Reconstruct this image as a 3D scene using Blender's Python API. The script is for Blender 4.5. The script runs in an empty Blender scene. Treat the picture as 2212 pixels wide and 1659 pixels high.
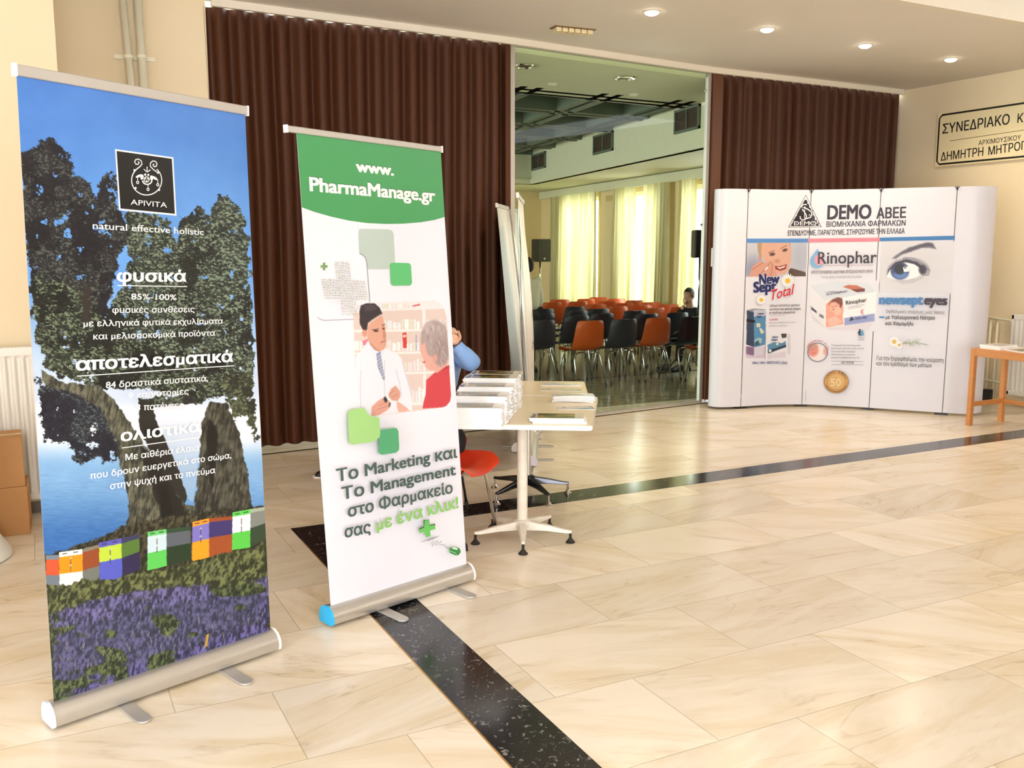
import bpy, math, random
import numpy as np
from mathutils import Vector
from mathutils.geometry import tessellate_polygon, delaunay_2d_cdt

# ------------------------------------------------------------------ camera
S = bpy.context.scene
COL = S.collection
F_PX, PITCH, YAW, CAM_H = 2012.3, 8.262, 26.986, 1.65
cam_data = bpy.data.cameras.new('camera'); cam = bpy.data.objects.new('camera', cam_data); COL.objects.link(cam)
cam_data.sensor_width = 36.0; cam_data.lens = F_PX / 2212 * 36.0
cam.location = (0, 0, CAM_H)
cam.rotation_euler = (math.radians(90 - PITCH), 0, math.radians(-YAW))
S.camera = cam
# ------------------------------------------------------------------ world (daylight outside the windows)
W = bpy.data.worlds.new('daylight'); S.world = W; W.use_nodes = True
bg = W.node_tree.nodes['Background']
bg.inputs['Color'].default_value = (0.90, 0.94, 1.0, 1)
bg.inputs['Strength'].default_value = 14.5
S.view_settings.view_transform = 'Standard'; S.view_settings.look = 'None'
S.view_settings.exposure = -0.15; S.view_settings.gamma = 1.0; S.view_settings.use_curve_mapping = False
S.cycles.max_bounces = 9; S.cycles.diffuse_bounces = 5; S.cycles.glossy_bounces = 4
S.cycles.transmission_bounces = 4; S.cycles.transparent_max_bounces = 8
S.cycles.sample_clamp_indirect = 6.0
S.cycles.use_denoising = True

def add_light(name, kind, loc, rot=(0, 0, 0), **kw):
    l = bpy.data.lights.new(name, kind)
    for k, v in kw.items():
        if k == 'portal': l.cycles.is_portal = v
        else: setattr(l, k, v)
    o = bpy.data.objects.new(name, l); COL.objects.link(o); o.location = loc; o.rotation_euler = rot
    return o
# portals in the daylight openings behind and left of the camera, plus an unseen one added to brighten the hall
PI = math.pi
add_light('window_portal', 'AREA', (-4.0, -0.3, 1.75), (0, -PI/2, 0), shape='RECTANGLE', size=3.0, size_y=3.2, portal=True)
add_light('window_portal', 'AREA', (-4.0, 13.4, 1.9), (0, -PI/2, 0), shape='RECTANGLE', size=2.8, size_y=7.6, portal=True)  # unseen left hall opening, added to brighten the hall
add_light('window_portal', 'AREA', (.35, -4.0, 1.75), (PI/2, 0, 0), shape='RECTANGLE', size=3.6, size_y=3.0, portal=True)

# ------------------------------------------------------------------ helpers
_a, _p = math.radians(YAW), math.radians(PITCH)
FW = np.array([math.sin(_a)*math.cos(_p), math.cos(_a)*math.cos(_p), -math.sin(_p)])
RT = np.array([math.cos(_a), -math.sin(_a), 0.0]); UP = np.cross(RT, FW); EYE = np.array([0, 0, CAM_H])
def ray(x, y): return FW + RT*(x-1106)/F_PX - UP*(y-829.5)/F_PX
def at(x, y, z=0.0):                       # point of height z seen at this place of the photograph
    d = ray(x, y); return EYE + d*((z-CAM_H)/d[2])
def pd(x, y, depth): return EYE + ray(x, y)*depth
def proj(P):
    v = np.asarray(P, float) - EYE; z = v @ FW
    return 1106 + F_PX*(v @ RT)/z, 829.5 - F_PX*(v @ UP)/z
def lin(c):
    c = np.asarray(c, float)/255.0
    return np.where(c <= 0.04045, c/12.92, ((c+0.055)/1.055)**2.4)

_mats = {}
def mat(name, col, rough=0.5, metal=0.0, spec=0.5, noise=0.0, nscale=6.0, bump=0.0, bscale=40.0, trans=0.0, coat=0.0, srgb=True, stretch=(1, 1, 1), emis=None, estr=0):
    if name in _mats: return _mats[name]
    m = bpy.data.materials.new(name); m.use_nodes = True; _mats[name] = m
    nt = m.node_tree; b = nt.nodes['Principled BSDF']
    c = lin(col) if srgb else np.array(col)
    b.inputs['Base Color'].default_value = (*c, 1)
    b.inputs['Roughness'].default_value = rough; b.inputs['Metallic'].default_value = metal
    b.inputs['Specular IOR Level'].default_value = spec; b.inputs['Coat Weight'].default_value = coat
    if trans: b.inputs['Transmission Weight'].default_value = trans
    if emis is not None:
        b.inputs['Emission Color'].default_value = (*lin(emis), 1); b.inputs['Emission Strength'].default_value = estr
    tc = nt.nodes.new('ShaderNodeTexCoord'); mp = nt.nodes.new('ShaderNodeMapping'); mp.inputs['Scale'].default_value = stretch
    nt.links.new(tc.outputs['Object'], mp.inputs['Vector'])
    n = nt.nodes.new('ShaderNodeTexNoise'); n.inputs['Scale'].default_value = nscale; n.inputs['Detail'].default_value = 6
    nt.links.new(mp.outputs[0], n.inputs['Vector'])
    mr = nt.nodes.new('ShaderNodeMapRange'); mr.inputs['To Min'].default_value = 1-noise; mr.inputs['To Max'].default_value = 1+noise*0.6
    nt.links.new(n.outputs['Fac'], mr.inputs['Value'])
    mx = nt.nodes.new('ShaderNodeVectorMath'); mx.operation = 'SCALE'; mx.inputs[0].default_value = tuple(c)
    nt.links.new(mr.outputs[0], mx.inputs['Scale']); nt.links.new(mx.outputs[0], b.inputs['Base Color'])
    if bump:
        n2 = nt.nodes.new('ShaderNodeTexNoise'); n2.inputs['Scale'].default_value = bscale; nt.links.new(mp.outputs[0], n2.inputs['Vector'])
        bp = nt.nodes.new('ShaderNodeBump'); bp.inputs['Strength'].default_value = bump; bp.inputs['Distance'].default_value = 0.01
        nt.links.new(n2.outputs['Fac'], bp.inputs['Height']); nt.links.new(bp.outputs[0], b.inputs['Normal'])
    return m
def print_mat(name, rough=0.35, spec=0.4):
    if name in _mats: return _mats[name]
    m = bpy.data.materials.new(name); m.use_nodes = True; _mats[name] = m
    nt = m.node_tree; b = nt.nodes['Principled BSDF']
    at_ = nt.nodes.new('ShaderNodeAttribute'); at_.attribute_name = 'Ink'
    nt.links.new(at_.outputs['Color'], b.inputs['Base Color'])
    b.inputs['Roughness'].default_value = rough; b.inputs['Specular IOR Level'].default_value = spec
    return m

class MB:
    """collects geometry in numpy; link() makes ONE mesh object of it"""
    def __init__(s): s.v = []; s.f = []; s.m = []; s.c = []; s.n = 0; s.q = []
    def add(s, verts, faces, mi=0, col=(255, 255, 255)):
        verts = np.asarray(verts, float).reshape(-1, 3)
        s.v.append(verts)
        c = np.asarray(col, float)
        if c.ndim == 1: c = np.tile(lin(c), (len(verts), 1))
        s.c.append(c)
        if isinstance(faces, np.ndarray): s.q.append((faces + s.n, mi))
        else:
            for f in faces: s.f.append(tuple(i + s.n for i in f)); s.m.append(mi)
        s.n += len(verts); return s
    def box(s, c, size, rot=0.0, mi=0, col=(255, 255, 255), axes=None):
        c = np.asarray(c, float); h = np.asarray(size, float)/2
        P = np.array([[x, y, z] for x in (-1, 1) for y in (-1, 1) for z in (-1, 1)])*h
        if axes is not None: P = P @ np.asarray(axes, float)
        elif rot:
            k, n = math.cos(rot), math.sin(rot); P = P @ np.array([[k, n, 0], [-n, k, 0], [0, 0, 1]])
        return s.add(P + c, [(0, 1, 3, 2), (4, 6, 7, 5), (0, 4, 5, 1), (2, 3, 7, 6), (0, 2, 6, 4), (1, 5, 7, 3)], mi, col)
    def tube(s, pts, r, seg=12, mi=0, col=(255, 255, 255), cap=True):
        pts = [np.asarray(p, float) for p in pts]; n = len(pts)
        rs = [r]*n if np.isscalar(r) else r
        V = []; ref = None
        for i, p in enumerate(pts):
            t = pts[min(i+1, n-1)] - pts[max(i-1, 0)]; t = t/(np.linalg.norm(t)+1e-9)
            if ref is None: ref = np.array([0, 0, 1.0]) if abs(t[2]) < 0.9 else np.array([1.0, 0, 0])
            u = ref - t*(ref @ t); u /= np.linalg.norm(u)+1e-9; ref = u; w = np.cross(t, u)
            for k in range(seg):
                a = 2*PI*k/seg; V.append(p + rs[i]*(math.cos(a)*u + math.sin(a)*w))
        Fc = [(i*seg+k, i*seg+(k+1) % seg, (i+1)*seg+(k+1) % seg, (i+1)*seg+k) for i in range(n-1) for k in range(seg)]
        if cap: Fc += [tuple(range(seg))[::-1], tuple((n-1)*seg+k for k in range(seg))]
        return s.add(V, Fc, mi, col)
    def lathe(s, prof, c=(0, 0, 0), seg=28, mi=0, col=(255, 255, 255)):
        V = [(c[0]+r*math.cos(2*PI*k/seg), c[1]+r*math.sin(2*PI*k/seg), c[2]+z) for r, z in prof for k in range(seg)]
        n = len(prof)
        Fc = [(i*seg+k, i*seg+(k+1) % seg, (i+1)*seg+(k+1) % seg, (i+1)*seg+k) for i in range(n-1) for k in range(seg)]
        Fc += [tuple(range(seg))[::-1], tuple((n-1)*seg+k for k in range(seg))]
        return s.add(V, Fc, mi, col)
    def ball(s, c, r, seg=14, mi=0, col=(255, 255, 255)):
        r = np.ones(3)*np.asarray(r, float); V = []; n = seg//2
        for i in range(1, n):
            for k in range(seg):
                a, b = PI*i/n, 2*PI*k/seg
                V.append(np.asarray(c)+r*np.array([math.sin(a)*math.cos(b), math.sin(a)*math.sin(b), math.cos(a)]))
        V += [np.asarray(c)+r*np.array([0, 0, 1]), np.asarray(c)-r*np.array([0, 0, 1])]
        Fc = [(i*seg+k, (i+1)*seg+k, (i+1)*seg+(k+1) % seg, i*seg+(k+1) % seg) for i in range(n-2) for k in range(seg)]
        t = (n-1)*seg
        Fc += [(t, k, (k+1) % seg) for k in range(seg)] + [(t+1, (n-2)*seg+(k+1) % seg, (n-2)*seg+k) for k in range(seg)]
        return s.add(V, Fc, mi, col)
    def prism(s, poly, z0, z1, mi=0, col=(255, 255, 255)):
        n = len(poly)
        V = [(x, y, z0) for x, y in poly] + [(x, y, z1) for x, y in poly]
        return s.add(V, [tuple(range(n))[::-1], tuple(range(n, 2*n))] + [(i, (i+1) % n, n+(i+1) % n, n+i) for i in range(n)], mi, col)
    def sheet(s, P, mi=0, col=(255, 255, 255)):     # P: (rows, cols, 3)
        R, Cc = P.shape[:2]; I = np.arange(R*Cc).reshape(R, Cc)
        q = np.stack([I[:-1, :-1], I[1:, :-1], I[1:, 1:], I[:-1, 1:]], -1).reshape(-1, 4)
        c = np.asarray(col, float)
        if c.ndim == 3: c = c.reshape(-1, 3)
        return s.add(P.reshape(-1, 3), q, mi, c)
    def link(s, name, mats, parent=None, origin=None, smooth=False, bevel=0, ink=False):
        if not isinstance(mats, (list, tuple)): mats = [mats]
        me = bpy.data.meshes.new(name)
        o0 = world_loc(parent) if parent is not None else (np.asarray(origin, float) if origin is not None else np.zeros(3))
        V = np.concatenate(s.v) - o0
        lens = []; idx = []; mi = []
        if s.f:
            lens.append(np.array([len(f) for f in s.f])); idx.append(np.array([i for f in s.f for i in f])); mi.append(np.array(s.m))
        for q, k in s.q: lens.append(np.full(len(q), q.shape[1])); idx.append(q.reshape(-1)); mi.append(np.full(len(q), k))
        lens = np.concatenate(lens); idx = np.concatenate(idx); mi = np.concatenate(mi)
        me.vertices.add(len(V)); me.vertices.foreach_set('co', V.astype(np.float32).reshape(-1))
        me.loops.add(len(idx)); me.loops.foreach_set('vertex_index', idx.astype(np.int32))
        me.polygons.add(len(lens)); st = np.concatenate([[0], np.cumsum(lens)[:-1]])
        me.polygons.foreach_set('loop_start', st.astype(np.int32))
        me.polygons.foreach_set('material_index', mi.astype(np.int32))
        me.polygons.foreach_set('use_smooth', np.full(len(lens), bool(smooth)))
        me.update(calc_edges=True); me.validate()
        for m in mats: me.materials.append(m)
        if ink:
            A = me.color_attributes.new('Ink', 'FLOAT_COLOR', 'POINT')
            c = np.concatenate(s.c); A.data.foreach_set('color', np.concatenate([c, np.ones((len(c), 1))], 1).astype(np.float32).reshape(-1))
        o = bpy.data.objects.new(name, me); COL.objects.link(o)
        if parent is not None: o.parent = parent
        else: o.location = o0
        if smooth == 'auto' or smooth is True and False: pass
        if bevel:
            bm = o.modifiers.new('bevel', 'BEVEL'); bm.width = bevel; bm.segments = 2; bm.limit_method = 'ANGLE'
        return o
_loc = {}
def world_loc(o):
    while o.parent is not None: o = o.parent
    return np.array(o.location)
def auto_smooth(o, ang=40):
    me = o.data
    me.polygons.foreach_set('use_smooth', np.ones(len(me.polygons), bool))
    try: me.set_sharp_from_angle(angle=math.radians(ang))
    except Exception: pass
    return o
def tag(o, label=None, cat=None, group=None, kind=None):
    if label: o['label'] = label
    if cat: o['category'] = cat
    if group: o['group'] = group
    if kind: o['kind'] = kind
    return o
def thing(name, loc, label, cat, group=None):
    o = bpy.data.objects.new(name, None); COL.objects.link(o); o.location = loc; o.empty_display_size = 0.1
    return tag(o, label, cat, group)
def struct(o): o['kind'] = 'structure'; return o
def dup(root, loc=None, rotz=None, label=None, group=None):
    r = root.copy(); COL.objects.link(r)
    if loc is not None: r.location = loc
    if rotz is not None: r.rotation_euler = (0, 0, rotz)
    if label: r['label'] = label
    if group: r['group'] = group
    for ch in list(root.children):
        c = ch.copy(); COL.objects.link(c); c.parent = r
        for g in list(ch.children):
            d = g.copy(); COL.objects.link(d); d.parent = c
    return r
def inter(x, xs, ys): return float(np.interp(x, xs, ys))
def rpoly(cx, cy, w, h, r, n=5):
    out = []
    for sx, sy, a0 in ((1, 1, 0), (-1, 1, 90), (-1, -1, 180), (1, -1, 270)):
        for k in range(n+1):
            a = math.radians(a0 + 90*k/n); out.append((cx+sx*(w/2-r)+r*math.cos(a), cy+sy*(h/2-r)+r*math.sin(a)))
    return out

# ------------------------------------------------------------------ printed surfaces
class Surf:
    """a printed sheet: fn(u, v) -> points, u 0..1 across, v 0..1 downward; W, H its size in metres"""
    def __init__(s, fn, W_, H_, cu=1.0): s.fn = fn; s.W = W_; s.H = H_; s.mb = MB(); s.layer = 0; s.cu = cu
    def P(s, u, v, off=0.0):
        u = np.asarray(u, float); v = np.asarray(v, float); p = s.fn(u, v)
        if off:
            e = 1e-3; du = s.fn(u+e, v)-s.fn(u-e, v); dv = s.fn(u, v+e)-s.fn(u, v-e); n = np.cross(dv, du)
            n /= np.linalg.norm(n, axis=-1, keepdims=True); p = p + n*off
        return p
    def uv(s, px, py, it=12):
        u, v = 0.5, 0.5
        for _ in range(it):
            q = np.array(proj(s.fn(np.array(u), np.array(v)))); e = 1e-4
            a = (np.array(proj(s.fn(np.array(u+e), np.array(v))))-q)/e; b = (np.array(proj(s.fn(np.array(u), np.array(v+e))))-q)/e
            d = np.linalg.solve(np.array([a, b]).T, np.array([px, py])-q)
            u += float(np.clip(d[0], -.3, .3)); v += float(np.clip(d[1], -.3, .3))
        return u, v
    def canvas(s, nx, ny, u0=0, u1=1, v0=0, v1=1):
        U, V = np.meshgrid(np.linspace(u0, u1, nx), np.linspace(v0, v1, ny)); return Canvas(s, U, V)
    def off(s, layer=None):
        s.layer += 1; return 0.0006 + 0.00012*s.layer
    def tri(s, loops_uv, col, off):
        pts = [Vector((u*s.W, -v*s.H, 0)) for L in loops_uv for u, v in L]
        t = tessellate_polygon([[Vector((u*s.W, -v*s.H, 0)) for u, v in L] for L in loops_uv])
        A = np.array([(u, v) for L in loops_uv for u, v in L])
        T = np.array(t)
        for _ in range(14):            # split large triangles so that they follow the sheet
            M = A[T]*[s.W, s.H]; e = np.stack([np.linalg.norm(M[:, i]-M[:, (i+1) % 3], axis=1) for i in range(3)], 1)
            big = e.max(1) > .045
            if not big.any(): break
            k = e.argmax(1); keep = T[~big]; B_ = T[big]; kb = k[big]; r = np.arange(len(B_))
            i0, i1, i2 = B_[r, kb], B_[r, (kb+1) % 3], B_[r, (kb+2) % 3]; n0 = len(A)
            A = np.concatenate([A, (A[i0]+A[i1])/2]); mid = n0+r; T = np.concatenate([keep, np.stack([i0, mid, i2], 1), np.stack([mid, i1, i2], 1)])
        s.mb.add(s.P(A[:, 0], A[:, 1], off), T, 0, col)
    def poly(s, pts, col): s.tri([[s.uv(*p) for p in pts]], np.array(col)*s.cu, s.off())
    def line(s, pts, w, col):      # polyline, width w in photo pixels
        uv = [np.array(s.uv(*p))*[s.W, s.H] for p in pts]
        uv = [a+(b_-a)*k/n_ for a, b_ in zip(uv, uv[1:]) for n_ in [max(1, int(np.linalg.norm(b_-a)/.05))] for k in range(n_)]+[uv[-1]]
        wm = w * s.W / max(1e-6, abs(proj(s.fn(np.array(1.), np.array(.5)))[0]-proj(s.fn(np.array(0.), np.array(.5)))[0]))/2
        off = s.off(); L = []; Rr = []
        for i, p in enumerate(uv):
            t = uv[min(i+1, len(uv)-1)]-uv[max(i-1, 0)]; t = t/(np.linalg.norm(t)+1e-9); n = np.array([-t[1], t[0]])
            L.append(p+n*wm); Rr.append(p-n*wm)
        A = np.array(L+Rr)/[s.W, s.H]; k = len(uv)
        s.mb.add(s.P(A[:, 0], A[:, 1], off), [(i, i+1, k+i+1, k+i) for i in range(k-1)], 0, np.array(col)*s.cu)
    def ell(s, cx, cy, rx, ry, col, n=28, a0=0, a1=360, rot=0):
        k, m = math.cos(math.radians(rot)), math.sin(math.radians(rot)); pts = []
        for i in range(n):
            a = math.radians(a0+(a1-a0)*i/n); x, y = rx*math.cos(a), ry*math.sin(a); pts.append((cx+k*x-m*y, cy+m*x+k*y))
        s.poly(pts, col)
    def ring(s, cx, cy, rx, ry, w, col, n=36, a0=0, a1=360):
        s.line([(cx+rx*math.cos(math.radians(a0+(a1-a0)*i/n)), cy+ry*math.sin(math.radians(a0+(a1-a0)*i/n))) for i in range(n+1)], w, col)
    def text(s, body, p0, p1, cap, col, bold=0.0, shear=0.0, shadow=None):
        """baseline from p0 to p1 (photo pixels), capital height cap (pixels)"""
        g, Fc, w = glyphs(body, bold, shear)
        a = np.array(s.uv(*p0))*[s.W, s.H]; b = np.array(s.uv(*p1))*[s.W, s.H]; c = np.array(s.uv(p0[0], p0[1]-cap))*[s.W, s.H]
        d = b-a; L = np.linalg.norm(d); d /= L; n = np.array([d[1], -d[0]])
        hgt = abs((c-a) @ n)
        for (dx, dy, cc) in ([(shadow[0], shadow[1], shadow[2])] if shadow else []) + [(0, 0, col)]:
            Q = a + np.outer(g[:, 0]/w*L + dx*hgt, d) + np.outer(g[:, 1]/0.7*hgt - dy*hgt, n)
            Q = Q/[s.W, s.H]
            P = s.P(Q[:, 0], Q[:, 1], s.off()); s.layer += 1
            if bold: P = P+(s.P(Q[:, 0], Q[:, 1], .001)-s.P(Q[:, 0], Q[:, 1]))*g[:, 2:3]*.05
            s.mb.add(P, Fc, 0, np.array(cc)*s.cu)
_gl = {}
def glyphs(body, bold=0.0, shear=0.0):
    k = (body, bold, shear)
    if k in _gl: return _gl[k]
    c = bpy.data.curves.new('lettering', 'FONT'); c.body = body; c.size = 1; c.shear = shear; c.resolution_u = 3; c.fill_mode = 'NONE'
    o = bpy.data.objects.new('lettering', c); COL.objects.link(o)
    me = o.to_mesh()
    V = np.array([v.co[:2] for v in me.vertices]); E = [tuple(e.vertices) for e in me.edges]
    # fill by winding number, so that letters drawn from overlapping strokes stay solid
    r = delaunay_2d_cdt([Vector(v) for v in V], E, [], 0, 1e-6)
    VV = np.array([list(v) for v in r[0]]); T = np.array([list(f) for f in r[2]]); A = V[np.array([e[0] for e in E])]; B = V[np.array([e[1] for e in E])]
    wn = np.zeros(len(T)); C = VV[T].mean(1)
    for k in range(len(T)):
        x, y = C[k]; cr = (B[:, 0]-A[:, 0])*(y-A[:, 1])-(x-A[:, 0])*(B[:, 1]-A[:, 1])
        wn[k] = ((A[:, 1] <= y) & (B[:, 1] > y) & (cr > 0)).sum()-((A[:, 1] > y) & (B[:, 1] <= y) & (cr < 0)).sum()
    V = VV; Fc = [tuple(t) for t in T[wn != 0].tolist()]
    o.to_mesh_clear(); bpy.data.objects.remove(o); bpy.data.curves.remove(c)
    if bold:                     # heavier strokes by striking the letters several times
        n = len(V); st = [(dx*bold, dy*bold*.6) for dx, dy in ((-1, -1), (1, -1), (-1, 1), (1, 1), (0, 0))]
        V = np.concatenate([np.c_[V+d, np.full(n, j)] for j, d in enumerate(st)]); Fc = [tuple(i+n*j for i in f) for j in range(len(st)) for f in Fc]
    else: V = np.c_[V, np.zeros(len(V))]
    V[:, 0] -= V[:, 0].min(); _gl[k] = (V, Fc, V[:, 0].max()); return _gl[k]

def vnoise(X, Y, seed=0):
    r = np.random.RandomState(seed); T = r.rand(256, 256)
    xi = np.floor(X).astype(int); yi = np.floor(Y).astype(int); fx = X-xi; fy = Y-yi
    fx = fx*fx*(3-2*fx); fy = fy*fy*(3-2*fy); g = lambda a, b: T[b % 256, a % 256]
    return (g(xi, yi)*(1-fx)+g(xi+1, yi)*fx)*(1-fy)+(g(xi, yi+1)*(1-fx)+g(xi+1, yi+1)*fx)*fy
def fbm(X, Y, s, seed=0, o=4):
    t = 0; a = 1; n = 0
    for i in range(o): t = t+a*vnoise(X/s*2**i+7*i, Y/s*2**i+3*i, seed+i); n += a; a *= .55
    return t/n
def sst(a, b, x): t = np.clip((x-a)/(b-a), 0, 1); return t*t*(3-2*t)

class Canvas:
    """ink computed vertex by vertex over a patch of a printed sheet"""
    def __init__(s, surf, U, V):
        s.surf = surf; s.U = U; s.V = V; P = surf.P(U, V); s.X, s.Y = proj(P); s.C = np.ones(U.shape+(3,))*255.0
    def mask(s, pts, soft=0.0, jit=0.0, js=6, seed=3):
        X, Y = s.X, s.Y
        if jit: X = X+jit*(fbm(s.X, s.Y, js, seed)-.5)*2; Y = Y+jit*(fbm(s.X, s.Y, js, seed+50)-.5)*2
        M = np.zeros(X.shape, bool); n = len(pts)
        for i in range(n):
            (x0, y0), (x1, y1) = pts[i], pts[(i+1) % n]
            if y0 == y1: continue
            c = ((Y >= min(y0, y1)) & (Y < max(y0, y1))) & (X < (x1-x0)*(Y-y0)/(y1-y0)+x0); M ^= c
        M = M.astype(float)
        for _ in range(int(soft)):
            Q = np.pad(M, 1, mode='edge'); M = (Q[:-2, 1:-1]+Q[2:, 1:-1]+Q[1:-1, :-2]+Q[1:-1, 2:]+2*M)/6
        return M
    def mix(s, M, col):
        col = np.asarray(col, float); s.C = s.C*(1-M[..., None])+col*M[..., None] if np.ndim(M) else s.C*(1-M)+col*M; return s
    def poly(s, pts, col, soft=0, jit=0, js=6, seed=3): return s.mix(s.mask(pts, soft, jit, js, seed), col)
    def ell(s, cx, cy, rx, ry, col, soft=.25, rot=0):
        k, m = math.cos(math.radians(rot)), math.sin(math.radians(rot)); x = s.X-cx; y = s.Y-cy
        d = np.sqrt(((k*x+m*y)/rx)**2+((-m*x+k*y)/ry)**2); return s.mix(1-sst(1-soft, 1+soft, d), col)
    def seg(s, x0, y0, x1, y1, w, col, soft=.5):
        dx, dy = x1-x0, y1-y0; t = np.clip(((s.X-x0)*dx+(s.Y-y0)*dy)/(dx*dx+dy*dy+1e-9), 0, 1)
        d = np.hypot(s.X-x0-t*dx, s.Y-y0-t*dy); return s.mix(1-sst(w/2-soft, w/2+soft, d), col)
    def done(s, off=0.0):
        s.surf.mb.sheet(s.surf.P(s.U, s.V, off), 0, lin(np.clip(s.C, 0, 255)*s.surf.cu))
# ------------------------------------------------------------------ materials of the place
def floor_mat(name, c1, c2, c3, rough=0.21, tw=0.93, th=0.52, spec=0.5, x0=0.0, y0=0.0):
    m = bpy.data.materials.new(name); m.use_nodes = True; nt = m.node_tree; N = nt.nodes; L = nt.links; b = N['Principled BSDF']
    def nd(t, **k):
        n = N.new(t)
        for a, v in k.items(): setattr(n, a, v)
        return n
    def math_(op, a, b_=None, c=None):
        n = nd('ShaderNodeMath', operation=op)
        for i, v in enumerate((a, b_, c)):
            if v is None: continue
            if hasattr(v, 'links') or hasattr(v, 'is_linked'): L.new(v, n.inputs[i])
            else: n.inputs[i].default_value = v
        return n.outputs[0]
    tc = nd('ShaderNodeTexCoord'); sp = nd('ShaderNodeSeparateXYZ'); L.new(tc.outputs['Object'], sp.inputs[0])
    ty = math_('DIVIDE', math_('SUBTRACT', sp.outputs[1], y0), th); row = math_('FLOOR', ty)
    tx = math_('ADD', math_('DIVIDE', math_('SUBTRACT', sp.outputs[0], x0), tw), math_('MULTIPLY', math_('FRACT', math_('MULTIPLY', row, 0.37)), 1.0))
    colm = math_('FLOOR', tx)
    cb = nd('ShaderNodeCombineXYZ'); L.new(colm, cb.inputs[0]); L.new(row, cb.inputs[1])
    wn = nd('ShaderNodeTexWhiteNoise', noise_dimensions='2D'); L.new(cb.outputs[0], wn.inputs['Vector'])
    # joint mask
    fx = math_('FRACT', tx); fy = math_('FRACT', ty)
    ex = math_('MULTIPLY', math_('MINIMUM', fx, math_('SUBTRACT', 1.0, fx)), tw)
    ey = math_('MULTIPLY', math_('MINIMUM', fy, math_('SUBTRACT', 1.0, fy)), th)
    e = math_('MINIMUM', ex, ey)
    jm = nd('ShaderNodeMapRange'); jm.inputs['From Min'].default_value = 0.0009; jm.inputs['From Max'].default_value = 0.0030
    jm.inputs['To Min'].default_value = 1; jm.inputs['To Max'].default_value = 0; L.new(e, jm.inputs['Value'])
    # veins: coordinates moved and turned per slab
    sc = nd('ShaderNodeVectorMath', operation='SCALE'); L.new(wn.outputs['Color'], sc.inputs[0]); sc.inputs['Scale'].default_value = 30
    ad = nd('ShaderNodeVectorMath', operation='ADD'); L.new(tc.outputs['Object'], ad.inputs[0]); L.new(sc.outputs[0], ad.inputs[1])
    vr = nd('ShaderNodeVectorRotate', rotation_type='Z_AXIS'); L.new(ad.outputs[0], vr.inputs['Vector'])
    L.new(math_('MULTIPLY_ADD', wn.outputs['Value'], 1.5, -0.35), vr.inputs['Angle'])
    mp = nd('ShaderNodeMapping'); mp.inputs['Scale'].default_value = (0.8, 3.4, 1); L.new(vr.outputs[0], mp.inputs[0])
    n1 = nd('ShaderNodeTexNoise'); n1.inputs['Scale'].default_value = 1.6; n1.inputs['Detail'].default_value = 7; n1.inputs['Roughness'].default_value = .62; n1.inputs['Distortion'].default_value = 0.5
    L.new(mp.outputs[0], n1.inputs['Vector'])
    n2 = nd('ShaderNodeTexNoise'); n2.inputs['Scale'].default_value = 1.1; n2.inputs['Detail'].default_value = 5; n2.inputs['Distortion'].default_value = 1.0
    L.new(mp.outputs[0], n2.inputs['Vector'])
    v = math_('ABSOLUTE', math_('SUBTRACT', n2.outputs['Fac'], 0.5))
    vm = nd('ShaderNodeMapRange'); vm.inputs['From Min'].default_value = 0; vm.inputs['From Max'].default_value = 0.016; vm.inputs['To Min'].default_value = 0.55; vm.inputs['To Max'].default_value = 0
    L.new(v, vm.inputs['Value'])
    r1 = nd('ShaderNodeMapRange'); r1.inputs['From Min'].default_value = .42; r1.inputs['From Max'].default_value = .7; L.new(n1.outputs['Fac'], r1.inputs['Value'])
    def mixc(f, A, B):
        n = nd('ShaderNodeMix', data_type='RGBA'); L.new(f, n.inputs['Factor'])
        for i, q in ((6, A), (7, B)):
            if hasattr(q, 'is_linked'): L.new(q, n.inputs[i])
            else: n.inputs[i].default_value = (*lin(q), 1)
        return n.outputs[2]
    base = mixc(r1.outputs[0], c1, c2)
    mu = math_('MULTIPLY', vm.outputs[0], r1.outputs[0])
    base = mixc(mu, base, c3)
    tv = nd('ShaderNodeMapRange'); tv.inputs['To Min'].default_value = .9; tv.inputs['To Max'].default_value = 1.05; L.new(wn.outputs['Value'], tv.inputs['Value'])
    s2 = nd('ShaderNodeVectorMath', operation='SCALE'); L.new(base, s2.inputs[0]); L.new(tv.outputs[0], s2.inputs['Scale'])
    jj = math_('MULTIPLY', jm.outputs[0], 0.5)
    fin = mixc(jj, s2.outputs[0], tuple(np.array(c3)*0.8))
    L.new(fin, b.inputs['Base Color'])
    rr = nd('ShaderNodeMapRange'); rr.inputs['To Min'].default_value = rough*.7; rr.inputs['To Max'].default_value = rough*1.5; L.new(n1.outputs['Fac'], rr.inputs['Value'])
    L.new(rr.outputs[0], b.inputs['Roughness']); b.inputs['Specular IOR Level'].default_value = spec
    return m
M_floor = floor_mat('cream_marble', (233, 222, 206), (217, 199, 168), (162, 140, 112), x0=0.72-0.93*3, y0=3.35-0.52*20)
M_hallfloor = floor_mat('grey_green_marble', (150, 144, 116), (124, 119, 94), (76, 70, 54), rough=0.15, x0=0, y0=0)
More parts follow.
